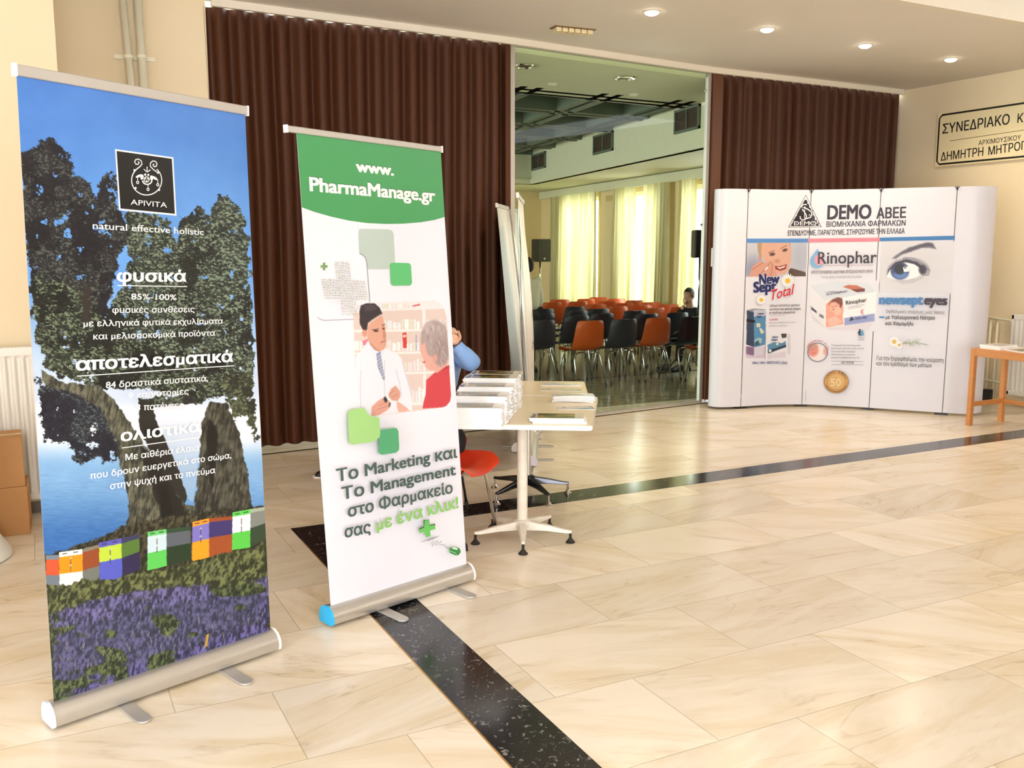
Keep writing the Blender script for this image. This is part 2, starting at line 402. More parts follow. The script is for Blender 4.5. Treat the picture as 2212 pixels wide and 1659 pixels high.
def speck_mat():
    m = bpy.data.materials.new('black_marble'); m.use_nodes = True; nt = m.node_tree; b = nt.nodes['Principled BSDF']
    tc = nt.nodes.new('ShaderNodeTexCoord'); n = nt.nodes.new('ShaderNodeTexNoise'); n.inputs['Scale'].default_value = 34; n.inputs['Detail'].default_value = 5; n.inputs['Distortion'].default_value = 1.4
    nt.links.new(tc.outputs['Object'], n.inputs['Vector'])
    cr = nt.nodes.new('ShaderNodeValToRGB'); e = cr.color_ramp.elements
    e[0].position = .60; e[0].color = (0.012, 0.011, 0.013, 1); e[1].position = .76; e[1].color = (0.30, 0.29, 0.28, 1)
    nt.links.new(n.outputs['Fac'], cr.inputs[0]); nt.links.new(cr.outputs[0], b.inputs['Base Color'])
    b.inputs['Roughness'].default_value = 0.14; return m
M_black_marble = speck_mat()
M_wall = mat('cream_wall_paint', (234, 217, 184), 0.75, noise=0.05, nscale=1.5, bump=0.05, bscale=60)
M_ceil = mat('ceiling_paint', (228, 222, 212), 0.7, noise=0.05, nscale=1.0)
M_fascia = mat('ceiling_edge_paint', (232, 224, 208), 0.6, noise=0.04)
M_brown = mat('brown_vinyl', (76, 40, 18), 0.55, noise=0.25, nscale=5, stretch=(1, 1, 0.12), bump=0.04, bscale=120, spec=.3)
M_brownpost = mat('brown_post', (96, 54, 28), 0.42, noise=0.2, nscale=4, stretch=(1, 1, 0.15))
M_alu = mat('brushed_aluminium', (196, 192, 186), 0.32, 0.75, noise=0.06, nscale=30, stretch=(0.05, 1, 1))
M_alum = mat('matt_aluminium', (188, 184, 178), 0.45, 0.5, noise=0.05)
M_chrome = mat('chrome', (205, 205, 205), 0.12, 1.0, noise=0.03)
M_white = mat('white_enamel', (238, 234, 226), 0.35, noise=0.04, nscale=8)
M_whitew = mat('worn_white_enamel', (230, 224, 212), 0.4, noise=0.22, nscale=14)
M_plasw = mat('white_plastic', (240, 238, 234), 0.4, noise=0.02)
M_lam = mat('cream_laminate', (234, 218, 186), 0.3, noise=0.06, nscale=3)
M_blackpl = mat('black_plastic', (22, 21, 22), 0.45, noise=0.1)
M_rubber = mat('dark_rubber', (30, 26, 24), 0.6, noise=0.1)
M_card = mat('brown_cardboard', (188, 138, 88), 0.8, noise=0.08, nscale=20)
M_tape = mat('packing_tape', (206, 166, 110), 0.25, noise=0.05)
M_orange = mat('orange_shell', (196, 82, 26), 0.35, noise=0.06)
M_red = mat('red_orange_shell', (236, 62, 22), 0.3, noise=0.05)
M_navy = mat('navy_shell', (30, 36, 56), 0.4, noise=0.08)
M_paper = mat('white_paper', (244, 244, 246), 0.6, noise=0.03, nscale=60, stretch=(1, 1, 30))
M_wood = mat('orange_wood', (196, 130, 70), 0.4, noise=0.2, nscale=6, stretch=(1, 1, 12))
M_pipe = mat('cream_pipe_paint', (238, 234, 212), 0.4, noise=0.03)
M_coffer = mat('dark_green_coffer', (38, 58, 52), 0.6, noise=0.1)
M_cofferlip = mat('grey_green_beam', (96, 108, 94), 0.6, noise=0.1)
M_hallwall = mat('hall_wall_paint', (226, 205, 160), 0.75, noise=0.04)
M_hallceil = mat('hall_ceiling_paint', (212, 212, 184), 0.7, noise=0.05)
M_grille = mat('dark_grille', (60, 46, 34), 0.6, noise=0.15)
M_skin = mat('skin', (222, 174, 146), 0.5, noise=0.06, nscale=30)
M_hair = mat('dark_hair', (32, 24, 20), 0.55, noise=0.3, nscale=60, bump=0.3, bscale=160)
M_blueshirt = mat('light_blue_shirt', (132, 170, 224), 0.75, noise=0.08, nscale=14, bump=0.25, bscale=22)
M_whiteshirt = mat('white_shirt', (236, 228, 206), 0.8, noise=0.05, bump=0.2, bscale=22)
M_darkcloth = mat('dark_cloth', (26, 26, 34), 0.8, noise=0.15)
M_shoe = mat('dark_shoe_leather', (26, 18, 15), 0.35, noise=0.1)
M_print = print_mat('printed_vinyl', 0.38, 0.4)
M_gloss = print_mat('glossy_print', 0.22, 0.5)
M_glow = mat('lamp_glow', (255, 244, 220), 0.5, emis=(255, 240, 214), estr=22)

def wally(x): return inter(x, [-6, 1.27, 3.92, 6.38, 9.27], [7.45, 7.56, 7.72, 7.99, 8.06])
CZ = 3.49
# ------------------------------------------------------------------ floor, inlays
b = MB(); b.add([(-4, -4, 0), (9.25, -4, 0), (9.25, 8.2, 0), (-4, 8.2, 0)], [(0, 1, 2, 3)])
b.add([(-4, -4, -.05), (9.25, -4, -.05), (9.25, 8.2, -.05), (-4, 8.2, -.05)], [(3, 2, 1, 0)])
struct(b.link('floor', M_floor))
b = MB(); b.box((5.25, 5.262, -.0092), (7.98, .243, .02)); struct(b.link('trim_1', M_black_marble))
b = MB(); b.box((1.393, .62, -.0092), (.255, 9.036, .02)); struct(b.link('trim_2', M_black_marble))
b = MB(); b.box((1.2615, .62, -.009), (.006, 9.036, .02)); struct(b.link('trim_3', mat('brass_edge', (196, 150, 80), .35, .7)))
b = MB(); b.add([(-4, 8.2, 0), (11, 8.2, 0), (12, 19, 0), (-4, 19, 0)], [(0, 1, 2, 3)]); struct(b.link('floor', M_hallfloor))
b = MB(); b.box((4, 10.02, -.0085), (12, .09, .02), rot=.035); struct(b.link('trim_4', M_black_marble))
# door track on the floor
b = MB()
xs = np.linspace(1.3, 9.2, 40)
for k in range(39):
    x0, x1 = xs[k], xs[k+1]; y0, y1 = wally(x0), wally(x1)
    b.prism([(x0, y0-.10), (x1, y1-.10), (x1, y1-.08), (x0, y0-.08)], 0, .006)
struct(b.link('trim_5', mat('dark_track', (70, 58, 44), .5, .4)))

# ------------------------------------------------------------------ walls
b = MB()      # left front wall (radiator wall), its end face and the set-back wall beside the partition
b.prism([(-4, 6.46), (.205, 6.46), (.205, 7.55), (1.27, 7.56), (1.27, 7.8), (-4, 7.8)], 0, CZ)
struct(b.link('wall_front', M_wall))
b = MB()      # right wall of the foyer
b.box((9.35, 3.0, 1.75), (.2, 14.0, 3.5)); b.box((9.35, 8.95, 1.75), (.2, 1.5, 3.5)); struct(b.link('wall_right', M_wall))
b = MB()      # left wall with daylight opening
b.box((-4.1, -3.0, 1.85), (.2, 2.4, 3.7)); b.box((-4.1, 4.4, 1.85), (.2, 6.3, 3.7)); b.box((-4.1, -.3, .1), (.2, 3.2, .2)); b.box((-4.1, -.3, 3.5), (.2, 3.2, .4))
struct(b.link('wall_left', M_wall))
b = MB()      # back wall with glazed entrance
b.box((-2.8, -4.1, 1.85), (2.7, .2, 3.7)); b.box((5.75, -4.1, 1.85), (7.2, .2, 3.7)); b.box((.35, -4.1, .05), (3.6, .2, .1)); b.box((.35, -4.1, 3.5), (3.6, .2, .4))
struct(b.link('wall_back', M_wall))
b = MB()
for x in (-1.41, -.25, .95, 2.11): b.box((x, -4.05, 1.7), (.08, .06, 3.3))
b.box((.35, -4.05, 2.5), (3.55, .06, .07)); struct(b.link('window_1', M_alu))
b = MB()
for y in (-1.85, -.3, 1.25): b.box((-4.05, y, 1.75), (.06, .08, 3.3))
struct(b.link('window_2', M_alu))
# ------------------------------------------------------------------ ceiling
b = MB()
b.prism([(-4, 5.10), (9.25, 5.30), (9.25, wally(9.25)), (6.38, wally(6.38)), (3.92, wally(3.92)), (1.27, wally(1.27)), (-4, 7.5)], CZ, CZ+.2)
struct(b.link('ceiling', M_ceil))
b = MB(); b.prism([(-4, -4), (9.25, -4), (9.25, 5.34), (-4, 5.14)], CZ+.22, CZ+.4); struct(b.link('ceiling', M_ceil))
b = MB(); b.prism([(-4, 5.02), (9.25, 5.22), (9.25, 5.30), (-4, 5.10)], CZ-.01, CZ+.10)
b.prism([(-4, 5.07), (9.25, 5.27), (9.25, 5.34), (-4, 5.14)], CZ+.10, CZ+.23)
struct(b.link('trim_6', M_fascia))
b = MB()      # shadow board the partitions hang from
for k in range(39):
    x0, x1 = xs[k], xs[k+1]; y0, y1 = wally(x0), wally(x1)
    b.prism([(x0, y0-.10), (x1, y1-.10), (x1, y1-.065), (x0, y0-.065)], CZ-.055, CZ)
struct(b.link('trim_7', M_fascia))

# ------------------------------------------------------------------ folding partitions
def folding(name, x0, x1, z0, z1, pitch, amp, label):
    n = int((x1-x0)/pitch*14); t = np.linspace(0, 1, n+1); x = x0+(x1-x0)*t
    y = np.array([wally(q) for q in x]); ph = 2*PI*(x-x0)/pitch
    rnd = np.random.RandomState(4); w = np.interp(x, np.linspace(x0, x1, 60), rnd.rand(60))
    y = y - .01 + amp*np.sign(np.sin(ph))*np.abs(np.sin(ph))**.75*(0.75+.4*w) + .012*(w-.5); x = x+.010*np.sin(ph+.7)*w
    zz = np.linspace(z0, z1, 7); P = np.zeros((7, n+1, 3)); P[..., 0] = x; P[..., 1] = y
    for i, z in enumerate(zz): P[i, :, 2] = z; P[i, :, 0] += .006*np.sin(i*1.3+x*2)
    Q = P.copy(); Q[..., 1] += .025
    m = MB(); m.sheet(P[:, :]); m.sheet(Q[:, ::-1])
    m.add(np.concatenate([P[0], Q[0]]), [(k, n+1+k, n+2+k, k+1) for k in range(n)]); m.add(np.concatenate([P[-1], Q[-1]]), [(k, k+1, n+2+k, n+1+k) for k in range(n)])
    t = thing(name, (x0, wally(x0), 0), label, 'partition')
    m.link('folding_panel', M_brown, t, smooth=True)
    return t
XL0, XL1 = 1.255, 3.845; XR0, XR1 = 6.52, 9.18
t = folding('folding_partition', XL0, XL1, .05, CZ-.04, .158, .040, 'long dark brown folding partition left of the glass door')
m = MB(); m.box((3.86, wally(3.86)-.01, CZ/2), (.05, .10, CZ-.06)); m.link('end_post', M_brown, t)
t = folding('folding_partition', XR0, XR1, .05, CZ-.04, .142, .038, 'shorter dark brown folding partition behind the curved display wall')
m = MB(); m.box((6.445, wally(6.45)-.01, CZ/2), (.115, .10, CZ-.06)); m.link('end_post', M_brownpost, t)
m = MB(); m.box((6.425, wally(6.4)-.075, 1.56), (.045, .03, .20)); m.link('pull_handle', M_plasw, t, bevel=.008)

# ------------------------------------------------------------------ glass door between the partitions
def glass_mat():
    m = bpy.data.materials.new('greenish_glass'); m.use_nodes = True; nt = m.node_tree; nt.nodes.remove(nt.nodes['Principled BSDF'])
    out = nt.nodes['Material Output']; tr = nt.nodes.new('ShaderNodeBsdfTransparent'); tr.inputs[0].default_value = (.80, .88, .74, 1)
    gl = nt.nodes.new('ShaderNodeBsdfGlossy'); gl.inputs['Roughness'].default_value = 0.0; gl.inputs[0].default_value = (1, 1, 1, 1)
    fr = nt.nodes.new('ShaderNodeFresnel'); fr.inputs[0].default_value = 1.45
    mx = nt.nodes.new('ShaderNodeMixShader'); fm = nt.nodes.new('ShaderNodeMath'); fm.operation = 'MULTIPLY'; fm.inputs[1].default_value = .2; nt.links.new(fr.outputs[0], fm.inputs[0]); nt.links.new(fm.outputs[0], mx.inputs[0]); nt.links.new(tr.outputs[0], mx.inputs[1]); nt.links.new(gl.outputs[0], mx.inputs[2])
    nt.links.new(mx.outputs[0], out.inputs[0]); return m
M_glass = glass_mat()
A = np.array([3.905, wally(3.905)]); B = np.array([6.375, wally(6.375)]); d = (B-A)/np.linalg.norm(B-A); n = np.array([-d[1], d[0]])
m = MB()
def pbar(p, q, th, z0, z1, dep=.04):
    a_, b_ = A+d*p, A+d*q; m.prism([tuple(a_-n*dep/2), tuple(b_-n*dep/2), tuple(b_+n*dep/2), tuple(a_+n*dep/2)], z0, z1)
L_ = np.linalg.norm(B-A)
pbar(0, .045, 0, .0, CZ-.03); pbar(L_-.045, L_, 0, 0, CZ-.03); pbar(.045, L_-.045, 0, CZ-.05, CZ-.03); pbar(.045, L_-.045, 0, 0, .02)
door = struct(m.link('door_1', M_alum, origin=(A[0], A[1], 0)))
m = MB(); a_, b_ = A+d*.045, A+d*(L_-.045); m.add([(a_[0], a_[1], .02), (b_[0], b_[1], .02), (b_[0], b_[1], CZ-.05), (a_[0], a_[1], CZ-.05)], [(0, 1, 2, 3)])
m.link('glass_pane', M_glass, door)
m = MB()
for zz in (3.27, 1.9):
    p = B-d*.075-n*.008; m.ball((p[0], p[1], zz), .014, 8)
m.link('door_fitting', M_chrome, door)

# ------------------------------------------------------------------ the hall behind the glass
HZ = 3.40
def ww(y): return 9.107+(y-11.475)*(9.875-9.107)/(17.98-11.475)       # window wall x at depth y
def bw(y): return 7.306+(y-9.199)*(8.507-7.306)/(15.894-9.199)        # bulkhead face x
yb = [8.2, 18.0]
wins = [(11.2, 12.0), (12.75, 14.15), (15.15, 16.7)]                   # window openings along the wall (depth)
b = MB(); t_ = .25
def wseg(y0, y1, z0, z1): b.prism([(ww(y0), y0), (ww(y1), y1), (ww(y1)+t_, y1), (ww(y0)+t_, y0)], z0, z1)
ys = [8.2]+[q for w in sorted([(9.3, 10.5)]+wins) for q in w]+[18.2]
for k in range(0, len(ys), 2): wseg(ys[k], ys[k+1], 0, 3.5)
for w in [(9.3, 10.5)]+wins: wseg(w[0], w[1], 0, .55); wseg(w[0], w[1], 2.62, 3.5)
struct(b.link('wall_hall_right', M_hallwall))
b = MB(); b.prism([(-4, 18.0), (10.1, 18.0), (10.1, 18.2), (-4, 18.2)], 0, 4.2); struct(b.link('wall_hall_far', M_hallwall))
b = MB(); b.box((-4.05, 8.9, 2.1), (.1, 1.4, 4.2)); b.box((-4.05, 17.7, 2.1), (.1, 1.0, 4.2)); b.box((-4.05, 13.4, .25), (.1, 7.6, .5)); b.box((-4.05, 13.4, 3.75), (.1, 7.6, .9)); struct(b.link('wall_hall_left', M_hallwall))  # wide unseen opening added here to let more daylight into the hall
b = MB(); b.prism([(-4, 7.82), (1.27, 7.82), (1.27, 8.0), (-4, 8.0)], 0, 4.2); struct(b.link('wall_hall_near', M_hallwall))
# ceiling of the hall: near soffit, right soffit, bulkhead, coffers
b = MB(); b.prism([(-4, 7.6), (3.9, wally(3.9)+.03), (6.38, wally(6.38)+.03), (9.3, 8.10), (9.3, 9.98), (-4, 9.2)], HZ, HZ+.12); struct(b.link('ceiling', M_hallceil))
b = MB(); b.prism([(bw(8.6), 8.6), (ww(8.6)+.3, 8.6), (ww(18.2)+.3, 18.2), (bw(18.2), 18.2)], 2.86, 2.9)
b.prism([(-4, 15.9), (bw(15.9), 15.9), (bw(18.2), 18.2), (-4, 18.2)], 2.86, 2.9)
struct(b.link('ceiling', M_hallceil))
b = MB(); b.prism([(bw(8.6), 8.6), (bw(8.6)+.1, 8.6), (bw(15.9)+.1, 15.9), (bw(15.9), 15.9)], 2.86, HZ+.3)
b.prism([(-4, 15.9), (bw(15.9)+.1, 15.9), (bw(15.9)+.1, 16.0), (-4, 16.0)], 2.86, HZ+.3)
b.prism([(bw(8.6)-.05, 8.6), (bw(8.6), 8.6), (bw(15.9), 15.85), (bw(15.9)-.05, 15.85)], 2.86, 2.95)
b.prism([(-4, 15.85), (bw(15.9)-.05, 15.85), (bw(15.9)-.05, 15.9), (-4, 15.9)], 2.86, 2.95)
struct(b.link('trim_8', M_hallceil))
b = MB()      # pelmet rail above the windows
b.prism([(ww(8.6)-.10, 8.6), (ww(8.6)-.02, 8.6), (ww(17.9)-.02, 17.9), (ww(17.9)-.10, 17.9)], 2.70, 2.85); struct(b.link('trim_9', M_hallceil))
b = MB()      # dark deep ceiling above the coffers and their beams
b.prism([(-4, 9.0), (9.0, 9.0), (9.6, 16.2), (-4, 16.2)], HZ+.62, HZ+.7, 0)
def beam(p, q, w, z0, z1, mi):
    p = np.array(p); q = np.array(q); dd = (q-p)/np.linalg.norm(q-p); nn = np.array([-dd[1], dd[0]])*w/2
    b.prism([tuple(p-nn), tuple(q-nn), tuple(q+nn), tuple(p+nn)], z0, z1, mi)
sx = lambda x, y: x+(y-10.8)*.14
for i in range(-4, 7):
    x = 1.05*i+2.05
    for o in (-.10, .10): beam((sx(x+o, 9.3), 9.3), (sx(x+o, 15.9), 15.9), .09, HZ, HZ+.34, 1)
    beam((sx(x, 9.3), 9.3), (sx(x, 15.9), 15.9), .13, HZ+.1, HZ+.6, 0)
    for o in (-.22, .22): beam((sx(x+o, 9.3), 9.3), (sx(x+o, 15.9), 15.9), .12, HZ+.34, HZ+.6, 0)
for j in range(0, 6):
    y = 9.6+1.25*j
    for o in (-.10, .10): beam((-4, y-.35+o), (9.0, y+.12+o), .09, HZ, HZ+.34, 1)
    beam((-4, y-.35), (9.0, y+.12), .13, HZ+.1, HZ+.6, 0)
    for o in (-.22, .22): beam((-4, y-.35+o), (9.0, y+.12+o), .12, HZ+.34, HZ+.6, 0)
struct(b.link('ceiling', [M_coffer, M_cofferlip]))
# ventilation grilles in the bulkhead
for (ya, yc, lab) in ((15.05, 15.82, 'dark ventilation grille at the far left end of the hall bulkhead'), (12.0, 12.75, 'middle dark ventilation grille in the hall bulkhead'), (9.35, 10.0, 'dark ventilation grille in the bulkhead nearest the glass door')):
    t = thing('ventilation_grille', (bw(ya), ya, 3.2), lab, 'vent', 'grilles in the hall bulkhead')
    m = MB(); x0, x1 = bw(ya)-.012, bw(yc)-.012
    def fr(y0, y1, z0, z1, o0, o1, mm):
        mm.prism([(bw(y0)-o1, y0), (bw(y0)-o0, y0), (bw(y1)-o0, y1), (bw(y1)-o1, y1)], z0, z1)
    fr(ya, yc, 3.10, 3.13, .0, .035, m); fr(ya, yc, 3.36, 3.39, 0, .035, m); fr(ya, ya+.03, 3.1, 3.39, 0, .035, m); fr(yc-.03, yc, 3.1, 3.39, 0, .035, m); fr((ya+yc)/2-.012, (ya+yc)/2+.012, 3.1, 3.39, 0, .03, m)
    m.link('frame', M_cofferlip, t)
    m = MB(); fr(ya+.03, yc-.03, 3.13, 3.36, 0, .008, m)
    for k in range(7): fr(ya+.03, yc-.03, 3.14+.032*k, 3.15+.032*k, .008, .022, m)
    m.link('slats', M_grille, t)
# windows, curtains
M_curtain = bpy.data.materials.new('sheer_yellow_curtain'); M_curtain.use_nodes = True
nt = M_curtain.node_tree; out = nt.nodes['Material Output']; nt.nodes.remove(nt.nodes['Principled BSDF'])
tl = nt.nodes.new('ShaderNodeBsdfTranslucent'); df = nt.nodes.new('ShaderNodeBsdfDiffuse'); ms = nt.nodes.new('ShaderNodeMixShader'); ms.inputs[0].default_value = .6
wv = nt.nodes.new('ShaderNodeTexNoise'); wv.inputs['Scale'].default_value = 12; mp = nt.nodes.new('ShaderNodeMapping'); mp.inputs['Scale'].default_value = (1, 1, .05); tc = nt.nodes.new('ShaderNodeTexCoord')
nt.links.new(tc.outputs['Object'], mp.inputs[0]); nt.links.new(mp.outputs[0], wv.inputs['Vector'])
cr = nt.nodes.new('ShaderNodeValToRGB'); cr.color_ramp.elements[0].color = (*lin((198, 190, 142)), 1); cr.color_ramp.elements[1].color = (*lin((222, 217, 180)), 1)
cr.color_ramp.elements[0].position = .35; cr.color_ramp.elements[1].position = .65
nt.links.new(wv.outputs['Fac'], cr.inputs[0])
for q in (tl, df): nt.links.new(cr.outputs[0], q.inputs[0])
nt.links.new(tl.outputs[0], ms.inputs[1]); nt.links.new(df.outputs[0], ms.inputs[2]); nt.links.new(ms.outputs[0], out.inputs[0])
for i, (y0, y1) in enumerate([(9.3, 10.5)]+wins):
    m = MB()
    def fr2(a0, a1, z0, z1): m.prism([(ww(a0)+.10, a0), (ww(a1)+.10, a1), (ww(a1)+.15, a1), (ww(a0)+.15, a0)], z0, z1)
    fr2(y0, y0+.06, .55, 2.62); fr2(y1-.06, y1, .55, 2.62); fr2(y0, y1, .55, .61); fr2(y0, y1, 2.56, 2.62); fr2((y0+y1)/2-.03, (y0+y1)/2+.03, .55, 2.62)
    struct(m.link('window_%d' % (i+3), M_white, origin=(ww(y0), y0, .55)))
    add_light('window_portal', 'AREA', (ww((y0+y1)/2)+.2, (y0+y1)/2, 1.6), (0, PI/2, 0), shape='RECTANGLE', size=2.1, size_y=y1-y0, portal=True)
def curtain(y0, y1, label, z0=.12, z1=2.71, pitch=.11, amp=.035):
    n = int((y1-y0)/pitch*10); t = np.linspace(0, 1, n+1); y = y0+(y1-y0)*t; rnd = np.random.RandomState(int(y0*10))
    w = np.interp(y, np.linspace(y0, y1, 14), rnd.rand(14)); ph = 2*PI*(y-y0)/pitch+3*w
    R = 12; P = np.zeros((R, n+1, 3))
    for i in range(R):
        f = i/(R-1); P[i, :, 2] = z0+(z1-z0)*f
        P[i, :, 1] = y+.02*np.sin(f*3+w*4); P[i, :, 0] = [ww(q)-.11 for q in y] + amp*np.sin(ph+f*.8)*(.5+w)*(1.15-.5*f)
    m = MB(); m.sheet(P)
    o = m.link('curtain', M_curtain, origin=(ww(y0)-.1, y0, z0), smooth=True)
    tag(o, label, 'curtain', 'pale yellow curtains along the hall windows')
curtain(15.02, 17.25, 'pale yellow curtain over the hall window nearest the far corner, right of the loudspeaker stand')
curtain(13.50, 14.35, 'narrow gathered yellow curtain hanging left of the bright gap in the middle hall window')
curtain(12.35, 13.22, 'yellow curtain hanging right of the bright gap in the middle hall window')
curtain(11.55, 12.02, 'yellow curtain edge just left of the seated man in the hall')
# notice on the pier between windows
m = MB(); m.box((ww(14.62)-.012, 14.62, 2.565), (.02, .30, .10)); tag(m.link('notice_plate', mat('yellowed_plate', (196, 176, 120), .5), origin=(ww(14.62), 14.62, 2.565)), 'small yellowed plate high on the pier between two hall windows', 'plate')
# ------------------------------------------------------------------ roll-up banners
def banner(name, BL, BR, TL, TR, label, art=None, back=(214, 212, 210), cap_col=None, rail_over=(0.0, 0.0), feet=(.22, .78), bow=0.0, zc=.085, foot_len=.16, base_over=.012, foot_mat=None, cu=.9, rail_h=.035):
    """BL.. are the corners of the printed sheet; the cassette lies under its lower edge"""
    BL, BR, TL, TR = [np.asarray(q, float) for q in (BL, BR, TL, TR)]
    dx = (BR-BL)[:2]; Wd = np.linalg.norm(dx); ux = np.array([*(dx/Wd), 0]); uy = np.array([-ux[1], ux[0], 0])   # uy points behind the sheet
    mid = (BL+BR)/2; t = thing(name, (mid[0], mid[1], 0), label, 'banner')
    def fn(u, v):
        u = np.asarray(u)[..., None]; v = np.asarray(v)[..., None]
        top = TL*(1-u)+TR*u; bot = BL*(1-u)+BR*u
        return top*(1-v)+bot*v + uy*(bow*np.sin(PI*v)*np.sin(PI*(u*.8+.1)) + .004*np.sin(u*9+v*3)*np.sin(PI*v))
    s = Surf(fn, Wd, float(np.linalg.norm(TL-BL)), cu)
    if art: art(s)
    else: s.canvas(3, 3).done()
    U, V = np.meshgrid(np.linspace(0, 1, 12), np.linspace(0, 1, 30)); s.mb.sheet(s.P(U, V, -.0015)[:, ::-1], 0, back)
    s.mb.link('printed_sheet', M_print, t, ink=True)
    # cassette: rounded extrusion with end caps
    ax = np.array([ux, uy, [0, 0, 1]])
    prof = [(-.052, .018), (-.056, .035), (-.052, .058), (-.036, .080), (-.012, .092), (.012, .092), (.036, .080), (.050, .055), (.052, .03), (.046, .014), (-.040, .012)]
    def extr(m, u0, u1, k=1.0, pr=prof, o=(0, 0)):
        P = []
        for uu in (u0, u1):
            for (py, pz) in pr: P.append(np.array([mid[0], mid[1], 0])+ux*uu+uy*(py*k+o[0]+.012)+np.array([0, 0, (pz-.05)*k+.05+o[1]]))
        n_ = len(pr); m.add(P, [tuple(range(n_)), tuple(range(n_, 2*n_))[::-1]]+[(i, n_+i, n_+(i+1) % n_, (i+1) % n_) for i in range(n_)])
    m = MB(); extr(m, -Wd/2-base_over, Wd/2+base_over); auto_smooth(m.link('cassette', M_alu, t), 35)
    cm = M_plasw if cap_col is None else mat('cap_%d_%d_%d' % cap_col, cap_col, .35, noise=.05)
    for sg in (-1, 1):
        m = MB(); e0 = sg*(Wd/2+base_over); extr(m, min(e0, e0+sg*.010), max(e0, e0+sg*.010), 1.03)
        for (py, pz) in ((0, .05), (.02, .03), (-.02, .07)):
            c = np.array([mid[0], mid[1], 0])+ux*(e0+sg*.010)+uy*(py+.012)+np.array([0, 0, pz]); m.tube([c, c+ux*sg*.002], .004, 8)
        auto_smooth(m.link('end_cap', cm if sg < 0 or cap_col is None else M_plasw, t), 35)
    for f_ in feet:
        c = np.array([mid[0], mid[1], 0])+ux*((f_-.5)*Wd); m = MB(); P = []; q = []
        out = [(-.027, .10), (-.027, -.05-foot_len+.03)]+[(-.027+.027*(1-math.cos(a)), -.05-foot_len+.03-.03*math.sin(a)) for a in np.linspace(.3, PI-.3, 7)]+[(.027, -.05-foot_len+.03), (.027, .10)]
        n_ = len(out)
        P = [c+ux*x+uy*y+np.array([0, 0, z]) for z in (.0015, .010) for x, y in out]
        m.add(P, [tuple(range(n_))[::-1], tuple(range(n_, 2*n_))]+[(i, (i+1) % n_, n_+(i+1) % n_, n_+i) for i in range(n_)])
        m.link('foot', foot_mat or M_alum, t, bevel=.002)
    # top rail clamps the sheet
    rx = (TR-TL)/np.linalg.norm(TR-TL); dn = (BL-TL); dn /= np.linalg.norm(dn); rn = np.cross(rx, dn)
    m = MB(); p, q = TL-rx*rail_over[0], TR+rx*rail_over[1]; m.box((p+q)/2-dn*rail_h*.35, (np.linalg.norm(q-p), .018, rail_h), axes=np.array([rx, rn, dn]))
    m.link('top_rail', M_alum, t, bevel=.004)
    for e, sg in ((p, -1), (q, 1)):
        m = MB(); m.box(e-dn*rail_h*.35, (.006, .022, rail_h+.004), axes=np.array([rx, rn, dn])); m.link('rail_cap', M_plasw, t)
    c0 = np.array([mid[0], mid[1], .09])+uy*.035; c1 = (TL+TR)/2+uy*.018
    m = MB(); m.tube([c0, c0*.5+c1*.5+uy*.02, c1], .008, 10); m.link('support_pole', M_chrome, t)
    return t

